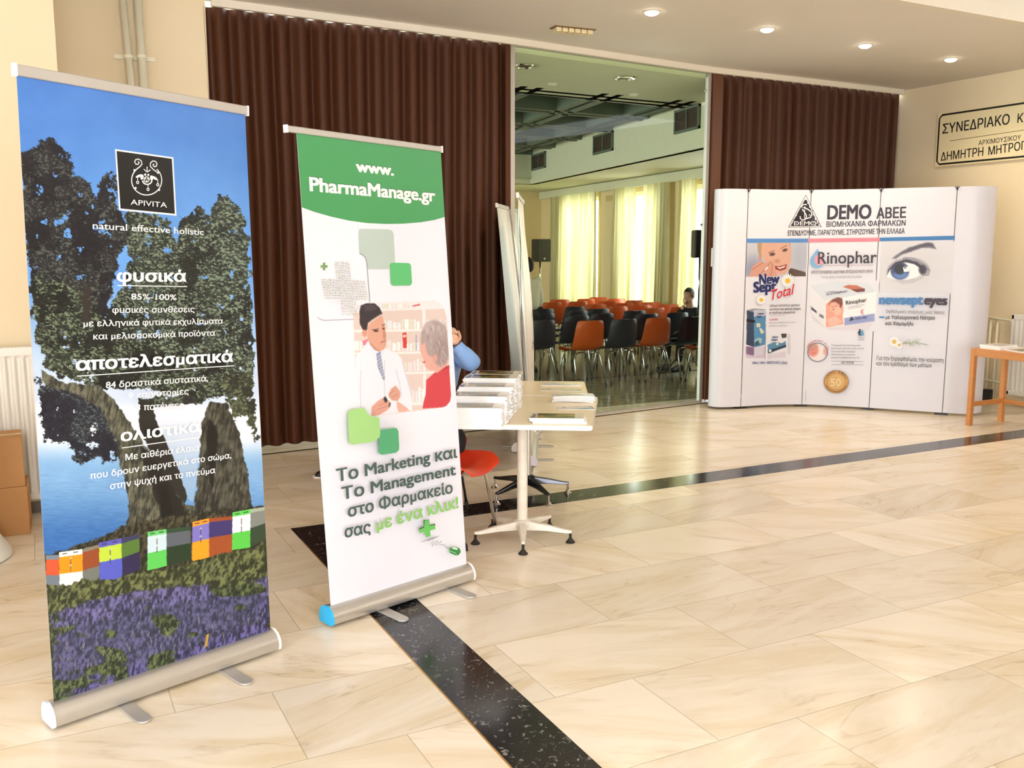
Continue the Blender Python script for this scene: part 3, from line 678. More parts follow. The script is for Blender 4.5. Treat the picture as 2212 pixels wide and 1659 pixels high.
SK, WH = (0, 0, 0), (250, 250, 250)
def art_olive(s):
    c = s.canvas(500, 1250); X, Y = c.X, c.Y; Z = lambda zx, zy: (zx/3.016, 1050+zy/3.016)
    A = lambda L: [Z(a, b_) for a, b_ in L]
    # sky, haze, sea
    t = sst(200, 560, Y)[..., None]; c.C = np.array([78, 134, 218])*(1-t)+np.array([106, 164, 236])*t
    t = sst(560, 860, Y)[..., None]; c.C = c.C*(1-t)+np.array([206, 220, 242])*t
    t = sst(860, 900, Y)[..., None]; c.C = c.C*(1-t)+np.array([238, 242, 250])*t
    t = sst(930, 1010, Y+.0*X)[..., None]; c.C = c.C*(1-t)+np.array([132, 178, 224])*t
    t = sst(1010, 1190, Y)[..., None]; c.C = c.C*(1-t)+np.array([52, 106, 176])*t
    c.C = c.C+((fbm(X, Y, 60, 5)-.5)*16)[..., None]+(sst(1000, 1040, Y)*(vnoise(X/14, Y/1.6, 9)-.5)*16)[..., None]
    # foliage: clumps, holes, single leaves
    leaf = fbm(X*.9+Y*.6, Y*1.5-X*.5, 4.4, 21, 4); leaf2 = fbm(X*.6-Y*.9, Y*.8+X*.5, 3.4, 31, 3); big = fbm(X, Y, 46, 41, 4)
    def foliage(pts, dark, mid, lite, k=.50, seed=7, edge=14, gap=.0):
        M = c.mask(pts, 0, edge, 16, seed); M2 = c.mask(pts, 9, edge, 16, seed)
        hole = (fbm(X, Y, 20, seed+60, 4)+(1-M2)*.0+M2*.22 < .485+gap)
        a = (M > .5) & ~hole
        a = np.clip(a.astype(float)+((leaf > .60) & (M2 > .12))*1.0-((leaf2 > .66) & (M2 < .85))*1.0, 0, 1)
        v = sst(.38, .72, leaf*.62+big*.38+.0*X)
        col = np.array(dark)*(1-v[..., None])+np.array(mid)*v[..., None]
        h = ((leaf2 > .60) & (big+leaf*.25 > k+.06)).astype(float)[..., None]; col = col*(1-h*.8)+np.array(lite)*h*.8
        c.C = c.C*(1-a[..., None])+col*a[..., None]
    foliage([(40, 335), (80, 318), (88, 300), (120, 300), (152, 335), (165, 385), (196, 395), (205, 430), (225, 378), (250, 375), (262, 470), (285, 490), (290, 520), (262, 540), (246, 610), (232, 660), (225, 760), (95, 700), (62, 560)], (18, 18, 28), (50, 50, 52), (96, 104, 98), .56, 7)
    foliage([(268, 462), (300, 452), (352, 470), (384, 520), (392, 470), (425, 448), (455, 462), (472, 418), (505, 432), (530, 470), (545, 640), (548, 820), (500, 850), (300, 830), (235, 760), (225, 690), (250, 640), (282, 560)], (22, 26, 26), (70, 80, 68), (150, 168, 142), .46, 17)
    foliage([(62, 590), (120, 600), (190, 640), (250, 720), (330, 760), (500, 760), (520, 850), (430, 870), (330, 840), (250, 840), (180, 830), (100, 800), (72, 700)], (20, 22, 24), (62, 70, 56), (138, 154, 124), .48, 27)
    foliage([(80, 820), (150, 838), (225, 850), (262, 900), (268, 1000), (214, 985), (170, 1010), (140, 960), (95, 950), (84, 880)], (20, 20, 34), (48, 52, 66), (96, 110, 104), .6, 37, 20, .05)
    foliage([(300, 860), (400, 850), (432, 866), (395, 880), (330, 882)], (30, 32, 34), (74, 84, 70), (132, 146, 122), .55, 57, 12)
    foliage([(480, 820), (545, 800), (556, 960), (530, 900), (500, 905)], (34, 36, 30), (80, 86, 62), (120, 130, 96), .55, 47)
    # trunks
    bark = sst(.3, .72, fbm(X*1.3+Y*.25, Y*.28, 5, 71, 4)*.6+fbm(X, Y, 16, 72, 4)*.4)
    def trunk(pts, a, b_, seed=3):
        M = c.mask(pts, 1, 5, 12, seed)[..., None]; col = np.array(a)*(1-bark[..., None])+np.array(b_)*bark[..., None]; c.C = c.C*(1-M)+col*M
    trunk([(88, 800), (140, 828), (215, 832), (250, 872), (292, 930), (330, 985), (372, 1052), (398, 1090), (432, 1092), (470, 1120), (272, 1148), (280, 1080), (262, 1010), (250, 950), (214, 880), (160, 850), (95, 830)], (40, 42, 36), (120, 118, 98))
    trunk([(452, 868), (490, 872), (516, 935), (534, 1010), (545, 1090), (552, 1120), (412, 1124), (420, 1090), (430, 1000), (434, 920)], (34, 34, 30), (98, 96, 82), 8)
    c.poly([(300, 955), (352, 1010), (392, 1088), (420, 1140), (360, 1132), (330, 1060)], (30, 28, 28), 2, 6, 12)
    c.poly([(455, 905), (470, 930), (466, 1010), (458, 1060), (450, 1010), (446, 950)], (24, 22, 22), 2, 4, 10)
    c.poly([(340, 1050), (362, 1046), (372, 1110), (352, 1140)], (18, 16, 18), 2, 4, 10)
    c.poly([(180, 612), (196, 616), (192, 700), (178, 700)], (50, 44, 42), 3, 9, 7)
    c.poly([(300, 862), (330, 868), (346, 905), (380, 975), (408, 1052), (400, 1090), (372, 1052), (330, 985), (302, 930)], (40, 38, 36), 1, 4, 10)
    t = sst(880, 1090, Y)[..., None]; gapc = np.array([232, 236, 248])*(1-t)+np.array([140, 176, 214])*t
    M = c.mask([(330, 880), (420, 872), (438, 885), (430, 950), (426, 1020), (418, 1085), (406, 1078), (384, 1010), (352, 940), (336, 905)], 1, 3, 8)[..., None]; c.C = c.C*(1-M)+gapc*M
    # hillside and grass
    grass = fbm(X+Y*.3, Y*.6, 5, 81, 4); G = sst(.35, .7, grass)[..., None]
    def ground(pts, a, b_, soft=2, jit=7, seed=5):
        M = c.mask(pts, soft, jit, 9, seed)[..., None]; c.C = c.C*(1-M)+(np.array(a)*(1-G)+np.array(b_)*G)*M
    ground([(90, 1200), (140, 1188), (215, 1160), (270, 1135), (330, 1122), (420, 1110), (570, 1090), (600, 1230), (90, 1290)], (30, 30, 24), (84, 78, 56))
    # bee hives (front face, shaded side face)
    def hive(fr, sd, bands, sides):
        (x0, y0), (x1, y1), (x2, y2), (x3, y3) = fr      # tl tr br bl (zoom coordinates)
        for a, b_, col in bands: c.poly(A([(x0+(x3-x0)*a, y0+(y3-y0)*a), (x1+(x2-x1)*a, y1+(y2-y1)*a), (x1+(x2-x1)*b_, y1+(y2-y1)*b_), (x0+(x3-x0)*b_, y0+(y3-y0)*b_)]), col)
        (p0, q0), (p1, q1) = sd
        for a, b_, col in sides: c.poly(A([(x1+(x2-x1)*a, y1+(y2-y1)*a), (p0+(p1-p0)*a, q0+(q1-q0)*a), (p0+(p1-p0)*b_, q0+(q1-q0)*b_), (x1+(x2-x1)*b_, y1+(y2-y1)*b_)]), col)
        for k in (.25, .62):
            cx, cy = x0+(x1-x0)*.5, y0+(y3-y0)*k*.55+8; q = Z(cx, cy); c.ell(q[0], q[1], 2.1, 2.4, (232, 226, 220)); c.seg(q[0], q[1], q[0], q[1]+12, 1.6, (60, 50, 60))
        for k in (.15, .62):
            p = Z(x0+(x1-x0)*k, y0+(y1-y0)*k+14); c.seg(p[0], p[1], p[0]+9, p[1]-1.5, 1.8, (40, 36, 50))
    c.poly(A([(300, 452), (385, 448), (385, 478), (300, 480)]), (120, 134, 146)); c.poly(A([(300, 480), (385, 478), (385, 582), (300, 580)]), (214, 88, 52)); c.poly(A([(300, 580), (385, 582), (385, 650), (300, 650)]), (112, 124, 136))
    hive([(385, 432), (537, 410), (540, 645), (388, 660)], [(645, 380), (648, 610)], [(0, .14, (240, 238, 232)), (.14, .62, (250, 150, 20)), (.62, 1, (240, 238, 234))], [(0, .1, (132, 126, 108)), (.1, .6, (150, 74, 38)), (.6, 1, (116, 120, 112))])
    hive([(645, 370), (790, 340), (798, 598), (650, 626)], [(908, 312), (912, 540)], [(0, .13, (92, 92, 188)), (.13, .5, (190, 216, 66)), (.5, 1, (88, 96, 198))], [(0, .13, (58, 58, 96)), (.13, .5, (86, 120, 52)), (.5, 1, (44, 38, 78))])
    hive([(962, 300), (1084, 280), (1086, 520), (960, 552)], [(1240, 262), (1245, 480)], [(0, .12, (106, 206, 112)), (.12, .55, (206, 226, 236)), (.55, 1, (96, 204, 92))], [(0, .12, (44, 74, 50)), (.12, .5, (92, 98, 108)), (.5, 1, (34, 56, 34))])
    hive([(1254, 235), (1362, 210), (1362, 465), (1250, 490)], [(1512, 196), (1512, 430)], [(0, .12, (246, 156, 44)), (.12, .52, (126, 118, 196)), (.52, 1, (250, 160, 32))], [(0, .1, (156, 74, 34)), (.1, .5, (62, 52, 110)), (.5, 1, (160, 78, 36))])
    hive([(1515, 172), (1632, 150), (1630, 400), (1512, 418)], [(1760, 130), (1760, 330)], [(0, .12, (98, 210, 88)), (.12, .55, (240, 242, 244)), (.55, 1, (92, 202, 76))], [(0, .1, (170, 180, 160)), (.1, .5, (132, 136, 130)), (.5, 1, (52, 70, 50))])
    ground(A([(300, 640), (470, 640), (560, 600), (700, 620), (850, 570), (960, 560), (1100, 545), (1250, 500), (1500, 425), (1640, 405), (1800, 330), (1800, 660), (300, 880)]), (40, 46, 28), (118, 124, 78), 1, 8, 15)
    # lavender rows
    lav = fbm(X*1.2+Y*.2, Y*.55, 5, 91, 4); L_ = sst(.3, .72, lav)[..., None]; patch = fbm(X, Y*1.6, 60, 93, 3)
    def lavr(pts, a, b_, seed):
        M = c.mask(pts, 3, 9, 12, seed)*1.0; M = (M*sst(.40, .52, patch+.04))[..., None]; c.C = c.C*(1-M)+(np.array(a)*(1-L_)+np.array(b_)*L_)*M
    ground(A([(300, 840), (900, 700), (1800, 620), (1800, 1000), (1000, 1300), (340, 1500)]), (34, 42, 30), (98, 112, 70), 1, 5, 25)
    lavr(A([(320, 830), (600, 740), (900, 690), (1300, 640), (1760, 600), (1800, 760), (1300, 900), (900, 960), (700, 900), (340, 930)]), (44, 46, 70), (118, 112, 164), 35)
    lavr(A([(350, 1060), (700, 1000), (1100, 900), (1500, 820), (1800, 740), (1800, 960), (1300, 1100), (900, 1240), (360, 1440)]), (38, 40, 66), (112, 104, 166), 45)
    lavr(A([(360, 960), (700, 860), (1200, 760), (1700, 700), (1700, 880), (1000, 1130), (350, 1300)]), (46, 50, 72), (98, 96, 138), 55)
    c.C = c.C+((leaf-.5)*26*sst(1250, 1300, Y))[..., None]
    for k in range(90):
        r = random.Random(k); zx, zy = r.uniform(340, 1740), r.uniform(820, 1350); zy = max(zy, 1100-(zx-340)*.22) if k % 2 else zy
        p = Z(zx, zy); c.seg(p[0], p[1], p[0]+r.uniform(-4, 4), p[1]-r.uniform(5, 14), .9, (150, 156, 120) if k % 3 else (176, 160, 150), .4)
    c.poly(A([(1330, 1060), (1345, 970), (1362, 960), (1350, 1040)]), (190, 150, 60))
    # cool glare-free darker right edge of the print stays as printed
    c.done()
    # emblem
    s.poly([(248, 322), (374, 340), (381, 466), (257, 454)], WH)
    s.poly([(251.5, 326), (371, 343), (377.5, 462), (260, 450.5)], (18, 18, 20))
    Zl = lambda x, y: (x/3.318, 100+y/3.318)
    g = lambda L: [Zl(*p) for p in L]
    s.line([Zl(1050+108*math.cos(a), 960+106*math.sin(a)) for a in np.linspace(math.radians(-48), math.radians(228), 34)], 2.0, WH)
    s.line(g([(978, 880), (1000, 864), (1016, 845), (1012, 822), (992, 808), (972, 812), (963, 828), (972, 845), (988, 846), (996, 834), (988, 826)]), 2.0, WH)
    s.line(g([(1122, 900), (1098, 884), (1076, 860), (1076, 838), (1092, 822), (1112, 824), (1124, 840), (1120, 858), (1104, 864), (1094, 852), (1102, 842)]), 2.0, WH)
    for p in ((962, 888), (1130, 906), (970, 1016), (1138, 1030)): s.ell(*Zl(*p), 2.3, 2.3, WH, 12)
    s.ell(*Zl(1048, 955), 6.4, 6.6, WH); s.ell(*Zl(1038, 920), 2.2, 2.6, WH, 10); s.ell(*Zl(1060, 922), 2.2, 2.6, WH, 10)
    s.ell(*Zl(1048, 955), 4.6, 4.8, (18, 18, 20))
    for dx, dy in ((-8, -6), (8, -5), (0, 9)): s.ell(*Zl(1048+dx, 955+dy), 1.5, 1.6, WH, 10)
    s.ell(*Zl(992, 930), 7.6, 2.7, WH, 16, rot=-22); s.ell(*Zl(1104, 944), 7.6, 2.7, WH, 16, rot=32)
    s.ell(*Zl(1014, 938), 3.4, 5.6, WH, 14, rot=10); s.ell(*Zl(1082, 944), 3.4, 5.6, WH, 14, rot=-8)
    for k in range(9):
        a = math.radians(15+150*k/8); s.ell(*Zl(1050+34*math.cos(a), 960+30*math.sin(a)), 1.7, 1.7, WH, 8)
    for x, y in ((1024, 880), (1072, 886), (1048, 872)): s.line(g([(1048, 902), (x, y)]), 1.6, WH)
    s.ell(*Zl(1048, 868), 1.3, 1.5, WH, 8)
    for x, y0, y1 in ((980, 938, 968), (1124, 955, 985), (1054, 992, 1018)):
        s.line(g([(x, y0), (x, y1)]), 1.2, WH); s.ring(*Zl(x, y1+8), 2.4, 2.6, 1.6, WH, 14)
    s.text('APIVITA', (280, 442), (358.5, 448.5), 11.5, WH, .004)
    tx = [('natural effective holistic', (198, 494), (438, 508), 15, 0),
          ('φυσικά', (250, 608), (400, 608), 25, .022), ('85%-100%', (281, 646.5), (379, 648.5), 13, .004),
          ('φυσικές συνθέσεις', (240, 676), (418, 674), 13, .006), ('με ελληνικά φυτικά εκχυλίσματα', (178, 705), (479, 699), 13, .006),
          ('και μελισσοκομικά προϊόντα', (199, 733), (462, 725), 13, .006), ('αποτελεσματικά', (161, 800), (501, 781), 27, .022),
          ('84 δραστικά συστατικά,', (226, 838), (447, 823), 13.5, .006), ('9 καινοτομίες', (275, 861), (405, 851), 13.5, .006), ('3 πατέντες', (292, 886.5), (394, 881), 13.5, .006),
          ('ολιστικά', (258, 953), (430, 931), 24, .02), ('Με αιθέρια έλαια', (268, 994), (427, 972), 13.5, .006),
          ('που δρουν ευεργετικά στο σώμα,', (192, 1034), (497, 989), 13.5, .006), ('στην ψυχή και το πνεύμα', (235, 1056), (462, 1021), 13.5, .006)]
    for body, p0, p1, cap, bd in tx: s.text(body, p0, p1, cap, (250, 250, 250), bd+.008)
    s.line([(251, 616.5), (401, 619)], 1.8, WH); s.line([(163, 812), (502, 790)], 1.8, WH); s.line([(260, 967), (430, 944)], 1.8, WH)

def pc(s, x, y): return s
zb = 2.18
banner('roll_up_banner', at(116.5, 1522, .082), at(584.5, 1366, .082), at(35.5, 160, zb), at(529.5, 246, zb),
       'tall roll-up banner with olive tree, coloured beehives and lavender, white Greek lettering', art_olive, rail_over=(.006, .008), feet=(.27, .74), bow=.012, cap_col=(206, 220, 244))

def art_pharma(s):
    c = s.canvas(40, 100); c.C[:] = (240, 239, 249); c.done()
    Q = lambda x, y: (600+x/4.148, 250+y/4.148)      # first close view
    R = lambda x, y: (640+x/5.026, 620+y/5.026)      # photo patch
    T = lambda x, y: (660+x/3.77, 940+y/3.77)        # lower part
    arc = [Q(205, 820), Q(330, 862), Q(480, 905), Q(640, 940), Q(800, 962), Q(960, 970), Q(1120, 968), Q(1280, 955), Q(1400, 935), Q(1500, 908)]
    tl, tr = proj(s.fn(np.array(0.), np.array(0.))), proj(s.fn(np.array(1.), np.array(0.)))
    g0 = s.uv(*arc[0])[1]; g1 = s.uv(*arc[-1])[1]
    uvs = [s.uv(*p) for p in arc]; uvs[0] = (0, uvs[0][1]); uvs[-1] = (1, uvs[-1][1])
    s.tri([[(0, 0)]+uvs+[(1, 0)]], np.array((72, 160, 96))*s.cu, s.off())
    s.text('www.', Q(700, 498), Q(1040, 535), 24, WH, .04, shadow=(.03, -.05, (40, 70, 52)))
    s.text('PharmaManage.gr', Q(284, 672), Q(1412, 768), 30, WH, .035, shadow=(.02, -.04, (40, 70, 52)))
    grey = (190, 206, 198)
    s.poly([Q(*p) for p in ((722, 1040), (730, 1020), (750, 1013), (990, 1018), (1022, 1030), (1036, 1060), (1052, 1375), (806, 1376), (795, 1310), (780, 1265), (760, 1248), (728, 1234))], grey)
    s.line([Q(728, 1234), Q(760, 1248), Q(782, 1270), Q(796, 1320), Q(822, 1659), R(795, 172)], 1.0, (120, 120, 132))
    s.line([R(228, 325), R(255, 350), R(300, 362), R(620, 350)], 1.3, (178, 168, 190))
    def rr(P4, rad, col, sh=None):
        P4 = [np.array(p, float) for p in P4]; out = []
        for i in range(4):
            a, b_, d_ = P4[i], P4[(i-1) % 4], P4[(i+1) % 4]; e0 = (b_-a)/np.linalg.norm(b_-a); e1 = (d_-a)/np.linalg.norm(d_-a)
            for k in range(6): t = k/5; out.append(a+e0*rad*(1-t)**2+e1*rad*t**2)
        if sh: s.poly([p+np.array([-.6, 1.4]) for p in out], (198, 200, 200))
        s.poly(out, col)
    rr([Q(998, 1316), Q(1190, 1320), Q(1202, 1520), Q(1010, 1522)], 8, (96, 196, 122), 1)
    def cross(P, ax, ay, w, col):
        (x, y) = P; s.poly([(x-w, y-ay), (x+w, y-ay), (x+w, y-w), (x+ax, y-w), (x+ax, y+w), (x+w, y+w), (x+w, y+ay), (x-w, y+ay), (x-w, y+w), (x-ax, y+w), (x-ax, y-w), (x-w, y-w)], col)
    cross(Q(412, 1350), 7.5, 8.3, 2.6, (126, 166, 110))
    # large cross made of tiny line signs
    r = random.Random(5)
    def cell(px, py, k):
        col = r.choice([(150, 160, 136), (170, 186, 140), (188, 180, 168), (140, 150, 134), (196, 176, 168)])
        if k == 0: s.ring(px, py, 1.9, 1.9, .7, col, 10)
        elif k == 1: s.line([(px-2, py+1.8), (px, py-2), (px+2, py+1.8), (px-2, py+1.8)], .7, col)
        elif k == 2: s.line([(px-2, py-1), (px, py+1.6), (px+2, py-1.8)], .8, col)
        elif k == 3: s.line([(px-1.8, py), (px+1.8, py)], .8, col); s.line([(px, py-1.8), (px, py+1.8)], .8, col)
        elif k == 4: s.line([(px-1.9, py-1.7), (px+1.9, py-1.7), (px+1.9, py+1.7), (px-1.9, py+1.7), (px-1.9, py-1.7)], .6, col)
        else: s.line([(px-2, py+1.5), (px-1, py-1.5), (px, py+1.2), (px+1, py-1.5), (px+2, py+1.5)], .7, col)
    for j in range(21):
        for i in range(17):
            px = 690.5+i*5.55+j*.35; py = 565.5+j*5.5+i*.25
            inarm = (6 <= i <= 11) or (7 <= j <= 14 and i <= 16)
            if inarm: cell(px+r.uniform(-.6, .6), py+r.uniform(-.5, .5), r.randrange(6))
    # photograph of the pharmacist and customer
    u = [s.uv(*R(*p)) for p in ((615, 160), (1640, 150), (1680, 1300), (640, 1400))]
    c = s.canvas(300, 300, min(a for a, _ in u)-.01, max(a for a, _ in u)+.01, min(b_ for _, b_ in u)-.01, max(b_ for _, b_ in u)+.01)
    p = lambda L, col, soft=1, jit=0: c.poly([R(*q) for q in L], col, soft, jit)
    e = lambda x, y, a, b_, col, soft=.3, rot=0: c.ell(*R(x, y), a/5.026, b_/5.026, col, soft, rot)
    c.C[:] = (226, 206, 198)
    p([(900, 160), (1640, 150), (1640, 235), (930, 262), (600, 280), (600, 180)], (240, 230, 232))
    for (y0, y1) in ((455, 478), (700, 722), (920, 940), (1250, 1280)): p([(600, y0+12), (1400, y0), (1640, y0-6), (1640, y1-6), (1400, y1), (600, y1+14)], (248, 238, 236))
    p([(1366, 160), (1400, 160), (1410, 1300), (1380, 1300)], (246, 234, 232))
    rr_ = random.Random(8)
    for (x0, x1, yb_, h) in ((640, 760, 250, 60), (900, 1050, 235, 70), (1110, 1240, 225, 60), (950, 1340, 455, 110), (980, 1340, 695, 120), (630, 740, 690, 110), (1170, 1390, 915, 150), (1250, 1400, 1250, 190), (1420, 1630, 455, 110)):
        x = x0
        while x < x1:
            w = rr_.uniform(22, 60); hh = h*rr_.uniform(.6, 1); col = rr_.choice([(244, 240, 236), (232, 232, 240), (250, 246, 244), (226, 224, 206), (236, 222, 222)])
            p([(x, yb_-hh), (min(x+w, x1), yb_-hh), (min(x+w, x1), yb_), (x, yb_)], col, 1); p([(x+w-5, yb_-hh), (x+w, yb_-hh), (x+w, yb_), (x+w-5, yb_)], (206, 196, 196), 1); x += w+4
    p([(1150, 500), (1195, 495), (1200, 660), (1160, 665)], (214, 60, 56)); p([(1158, 520), (1190, 520), (1190, 545), (1158, 545)], (244, 220, 216)); p([(1252, 205), (1340, 180), (1340, 200), (1262, 214)], (214, 90, 96))
    p([(1295, 520), (1306, 520), (1306, 690), (1298, 690)], (150, 150, 206)); p([(715, 590), (775, 560), (780, 610), (730, 640)], (240, 130, 150), 2)
    # customer
    p([(1410, 1010), (1500, 930), (1560, 880), (1660, 850), (1690, 1300), (1370, 1320), (1380, 1250), (1405, 1160)], (212, 70, 80), 2)
    p([(1500, 940), (1560, 880), (1660, 850), (1660, 880), (1570, 905), (1505, 960)], (186, 52, 64), 2)
    p([(1350, 560), (1345, 700), (1358, 730), (1385, 800), (1400, 870), (1450, 905), (1500, 910), (1520, 940), (1640, 850), (1640, 600)], (226, 170, 158), 2)
    e(1500, 560, 150, 200, (176, 158, 156), .12); e(1570, 700, 90, 160, (164, 144, 144), .2); e(1440, 450, 60, 70, (190, 176, 174), .3)
    for k in range(60): x = rr_.uniform(1370, 1620); y = rr_.uniform(390, 800); c.seg(*R(x, y), *R(x+rr_.uniform(-20, 30), y+rr_.uniform(30, 70)), 1.2, rr_.choice([(206, 194, 190), (150, 130, 130), (190, 172, 168)]), .8)
    p([(1352, 640), (1395, 600), (1420, 720), (1470, 780), (1450, 880), (1405, 870), (1362, 740)], (228, 172, 160), 2); e(1508, 770, 24, 40, (220, 160, 150), .4); p([(1368, 810), (1400, 800), (1402, 822), (1376, 826)], (190, 110, 110), 1)
    # pharmacist
    p([(640, 760), (700, 700), (770, 600), (900, 640), (1000, 680), (1100, 730), (1145, 780), (1170, 900), (1240, 1110), (1262, 1340), (810, 1405), (700, 1330), (690, 1180), (640, 900)], (240, 238, 248), 2)
    for L in ([(1150, 800), (1190, 960), (1250, 1180)], [(960, 800), (955, 1000), (960, 1180)], [(700, 900), (694, 1100), (700, 1300)], [(1080, 900), (1120, 1040), (1140, 1180)]):
        for a, b_ in zip(L, L[1:]): c.seg(*R(*a), *R(*b_), 1.6, (206, 204, 224), 1.2)
    p([(760, 600), (780, 590), (880, 690), (965, 670), (972, 700), (920, 760), (850, 770), (800, 690)], (228, 234, 250), 1)
    p([(870, 720), (915, 700), (922, 760), (962, 1000), (945, 1015), (885, 880), (872, 770)], (150, 156, 184), 1)
    for k in range(7): a = 770+36*k; c.seg(*R(872+k*9, a), *R(915+k*7, a-40), 1.6, (206, 210, 226), .6)
    p([(770, 440), (800, 390), (930, 300), (958, 400), (972, 520), (972, 640), (950, 680), (905, 700), (855, 680), (800, 620), (772, 560)], (224, 168, 146), 2)
    p([(930, 420), (965, 430), (975, 560), (970, 640), (950, 560), (938, 500)], (206, 146, 126), 2); p([(800, 600), (860, 660), (910, 690), (900, 702), (850, 684), (795, 620)], (200, 146, 128), 2)
    e(742, 495, 28, 46, (216, 156, 134), .3)
    p([(684, 270), (700, 200), (760, 176), (850, 176), (905, 225), (935, 290), (905, 302), (830, 350), (778, 390), (765, 470), (720, 462), (690, 400)], (58, 50, 58), 2)
    p([(740, 200), (830, 190), (880, 230), (820, 260), (740, 260)], (76, 68, 76), 5)
    e(866, 478, 26, 9, (54, 36, 36), .5); e(945, 452, 12, 8, (60, 40, 40), .5); c.seg(*R(826, 466), *R(890, 456), 1.7, (70, 46, 42), .8); c.seg(*R(932, 416), *R(958, 406), 1.6, (70, 46, 42), .8)
    p([(950, 470), (966, 540), (945, 556), (938, 548)], (196, 134, 116), 2); c.seg(*R(916, 604), *R(958, 585), 1.8, (160, 84, 80), .8)
    p([(818, 1300), (880, 1240), (960, 1190), (1010, 1240), (1025, 1290), (985, 1340), (900, 1390), (812, 1402)], (226, 166, 148), 1)
    p([(1000, 1160), (1030, 1100), (1080, 1070), (1125, 1130), (1130, 1190), (1100, 1240), (1040, 1230), (1005, 1200)], (222, 164, 146), 1)
    p([(1090, 1240), (1130, 1260), (1200, 1310), (1230, 1345), (1110, 1360), (1090, 1300)], (232, 180, 164), 1)
    p([(945, 1210), (965, 1180), (992, 1230), (975, 1260), (955, 1240)], (60, 54, 60)); p([(1010, 1250), (1028, 1260), (1010, 1310), (1000, 1290)], (90, 80, 84))
    for a, b_ in (((890, 1290), (985, 1250)), ((880, 1330), (990, 1290)), ((1010, 1170), (1060, 1120)), ((1040, 1200), (1100, 1160))): c.seg(*R(*a), *R(*b_), 1.1, (186, 120, 104), .7)
    # cut the corners back to white
    def outside(pts): M = 1-c.mask([R(*q) for q in pts], 0); c.mix(M, (240, 239, 249))
    outside([(618, 330), (628, 250), (660, 205), (700, 185), (780, 172), (860, 174), (910, 168), (1490, 150), (1560, 170), (1600, 220), (1632, 330), (1680, 1180), (1670, 1240), (1630, 1290), (1590, 1308), (815, 1405), (770, 1395), (720, 1360), (695, 1310), (690, 1180), (640, 900)])
    c.done(.0006)
    s.line([R(640, 760), R(692, 1180)], .5, (230, 226, 238))
    g1 = [R(*q) for q in ((508, 1370), (520, 1335), (560, 1320), (690, 1303), (700, 1330), (730, 1375), (780, 1400), (848, 1408), (858, 1590), (850, 1620), (820, 1650), (780, 1672), (560, 1700), (530, 1690), (522, 1659))]
    s.poly([R(*q) for q in ((850, 1545), (1010, 1522), (1040, 1530), (1055, 1560), (1064, 1720), (1062, 1760), (1030, 1790), (880, 1812), (850, 1800), (840, 1770))], (86, 172, 122))
    s.poly(g1, (168, 216, 136))
    dk = (74, 96, 92)
    def tl_(body, a, b_, cap, col=dk, sh=(190, 190, 196)): s.text(body, T(*a), T(*b_), cap, col, .028, shadow=(.012, -.035, sh))
    tl_('Το Marketing και', (215, 370), (1200, 176), 26); tl_('Το Management', (258, 515), (1188, 315), 25.5)
    tl_('στο Φαρμακείο', (308, 655), (1162, 462), 25); tl_('σας', (280, 822), (492, 780), 25)
    tl_('με ένα κλικ!', (540, 764), (1208, 582), 25, (142, 202, 110), (196, 196, 190))
    P = T(950, 752); s.poly([(P[0]-8, P[1]-18), (P[0]+5, P[1]-20), (P[0]+6, P[1]-8), (P[0]+18, P[1]-11), (P[0]+18, P[1]+1), (P[0]+7, P[1]+4), (P[0]+8, P[1]+16), (P[0]-2, P[1]+19), (P[0]-5, P[1]+7), (P[0]-16, P[1]+10), (P[0]-17, P[1]-1), (P[0]-7, P[1]-5)], (64, 104, 66))
    s.poly([(P[0]-5, P[1]-17), (P[0]+5, P[1]-19), (P[0]+6, P[1]-6), (P[0]+18, P[1]-8), (P[0]+18, P[1]+1), (P[0]+7, P[1]+4), (P[0]+8, P[1]+16), (P[0]-2, P[1]+19), (P[0]-5, P[1]+7), (P[0]-16, P[1]+10), (P[0]-16, P[1]+2), (P[0]-6, P[1]-2)], (108, 196, 100))
    s.poly([T(*q) for q in ((890, 862), (980, 826), (1060, 806), (1020, 830), (930, 856))], (176, 176, 182))
    s.line([T(*q) for q in ((960, 850), (1000, 830), (985, 880), (1010, 850), (990, 896), (1040, 846), (1020, 890), (1070, 850), (1050, 885), (1090, 880), (1085, 895), (1105, 888), (1100, 905), (1120, 905), (1130, 915))], .9, (70, 70, 76))
    s.poly([T(*q) for q in ((1128, 925), (1140, 906), (1180, 898), (1215, 912), (1226, 940), (1210, 965), (1185, 970), (1140, 950))], (58, 140, 72))
    s.poly([T(*q) for q in ((1150, 908), (1180, 901), (1200, 915), (1195, 925), (1160, 916))], (226, 238, 226)); s.line([T(*q) for q in ((1134, 930), (1180, 950), (1190, 962))], 1, (190, 230, 190))
zt = 2.11
banner('roll_up_banner', at(715, 1313, .082), at(1008, 1222, .082), at(640.5, 286, zt), at(952, 327, zt),
       'white and green roll-up banner showing a pharmacist with a grey-haired customer', art_pharma, rail_over=(.055, .002), feet=(.33, .84), foot_len=.15, bow=.010, cap_col=(30, 170, 230), rail_h=.026, cu=.9)

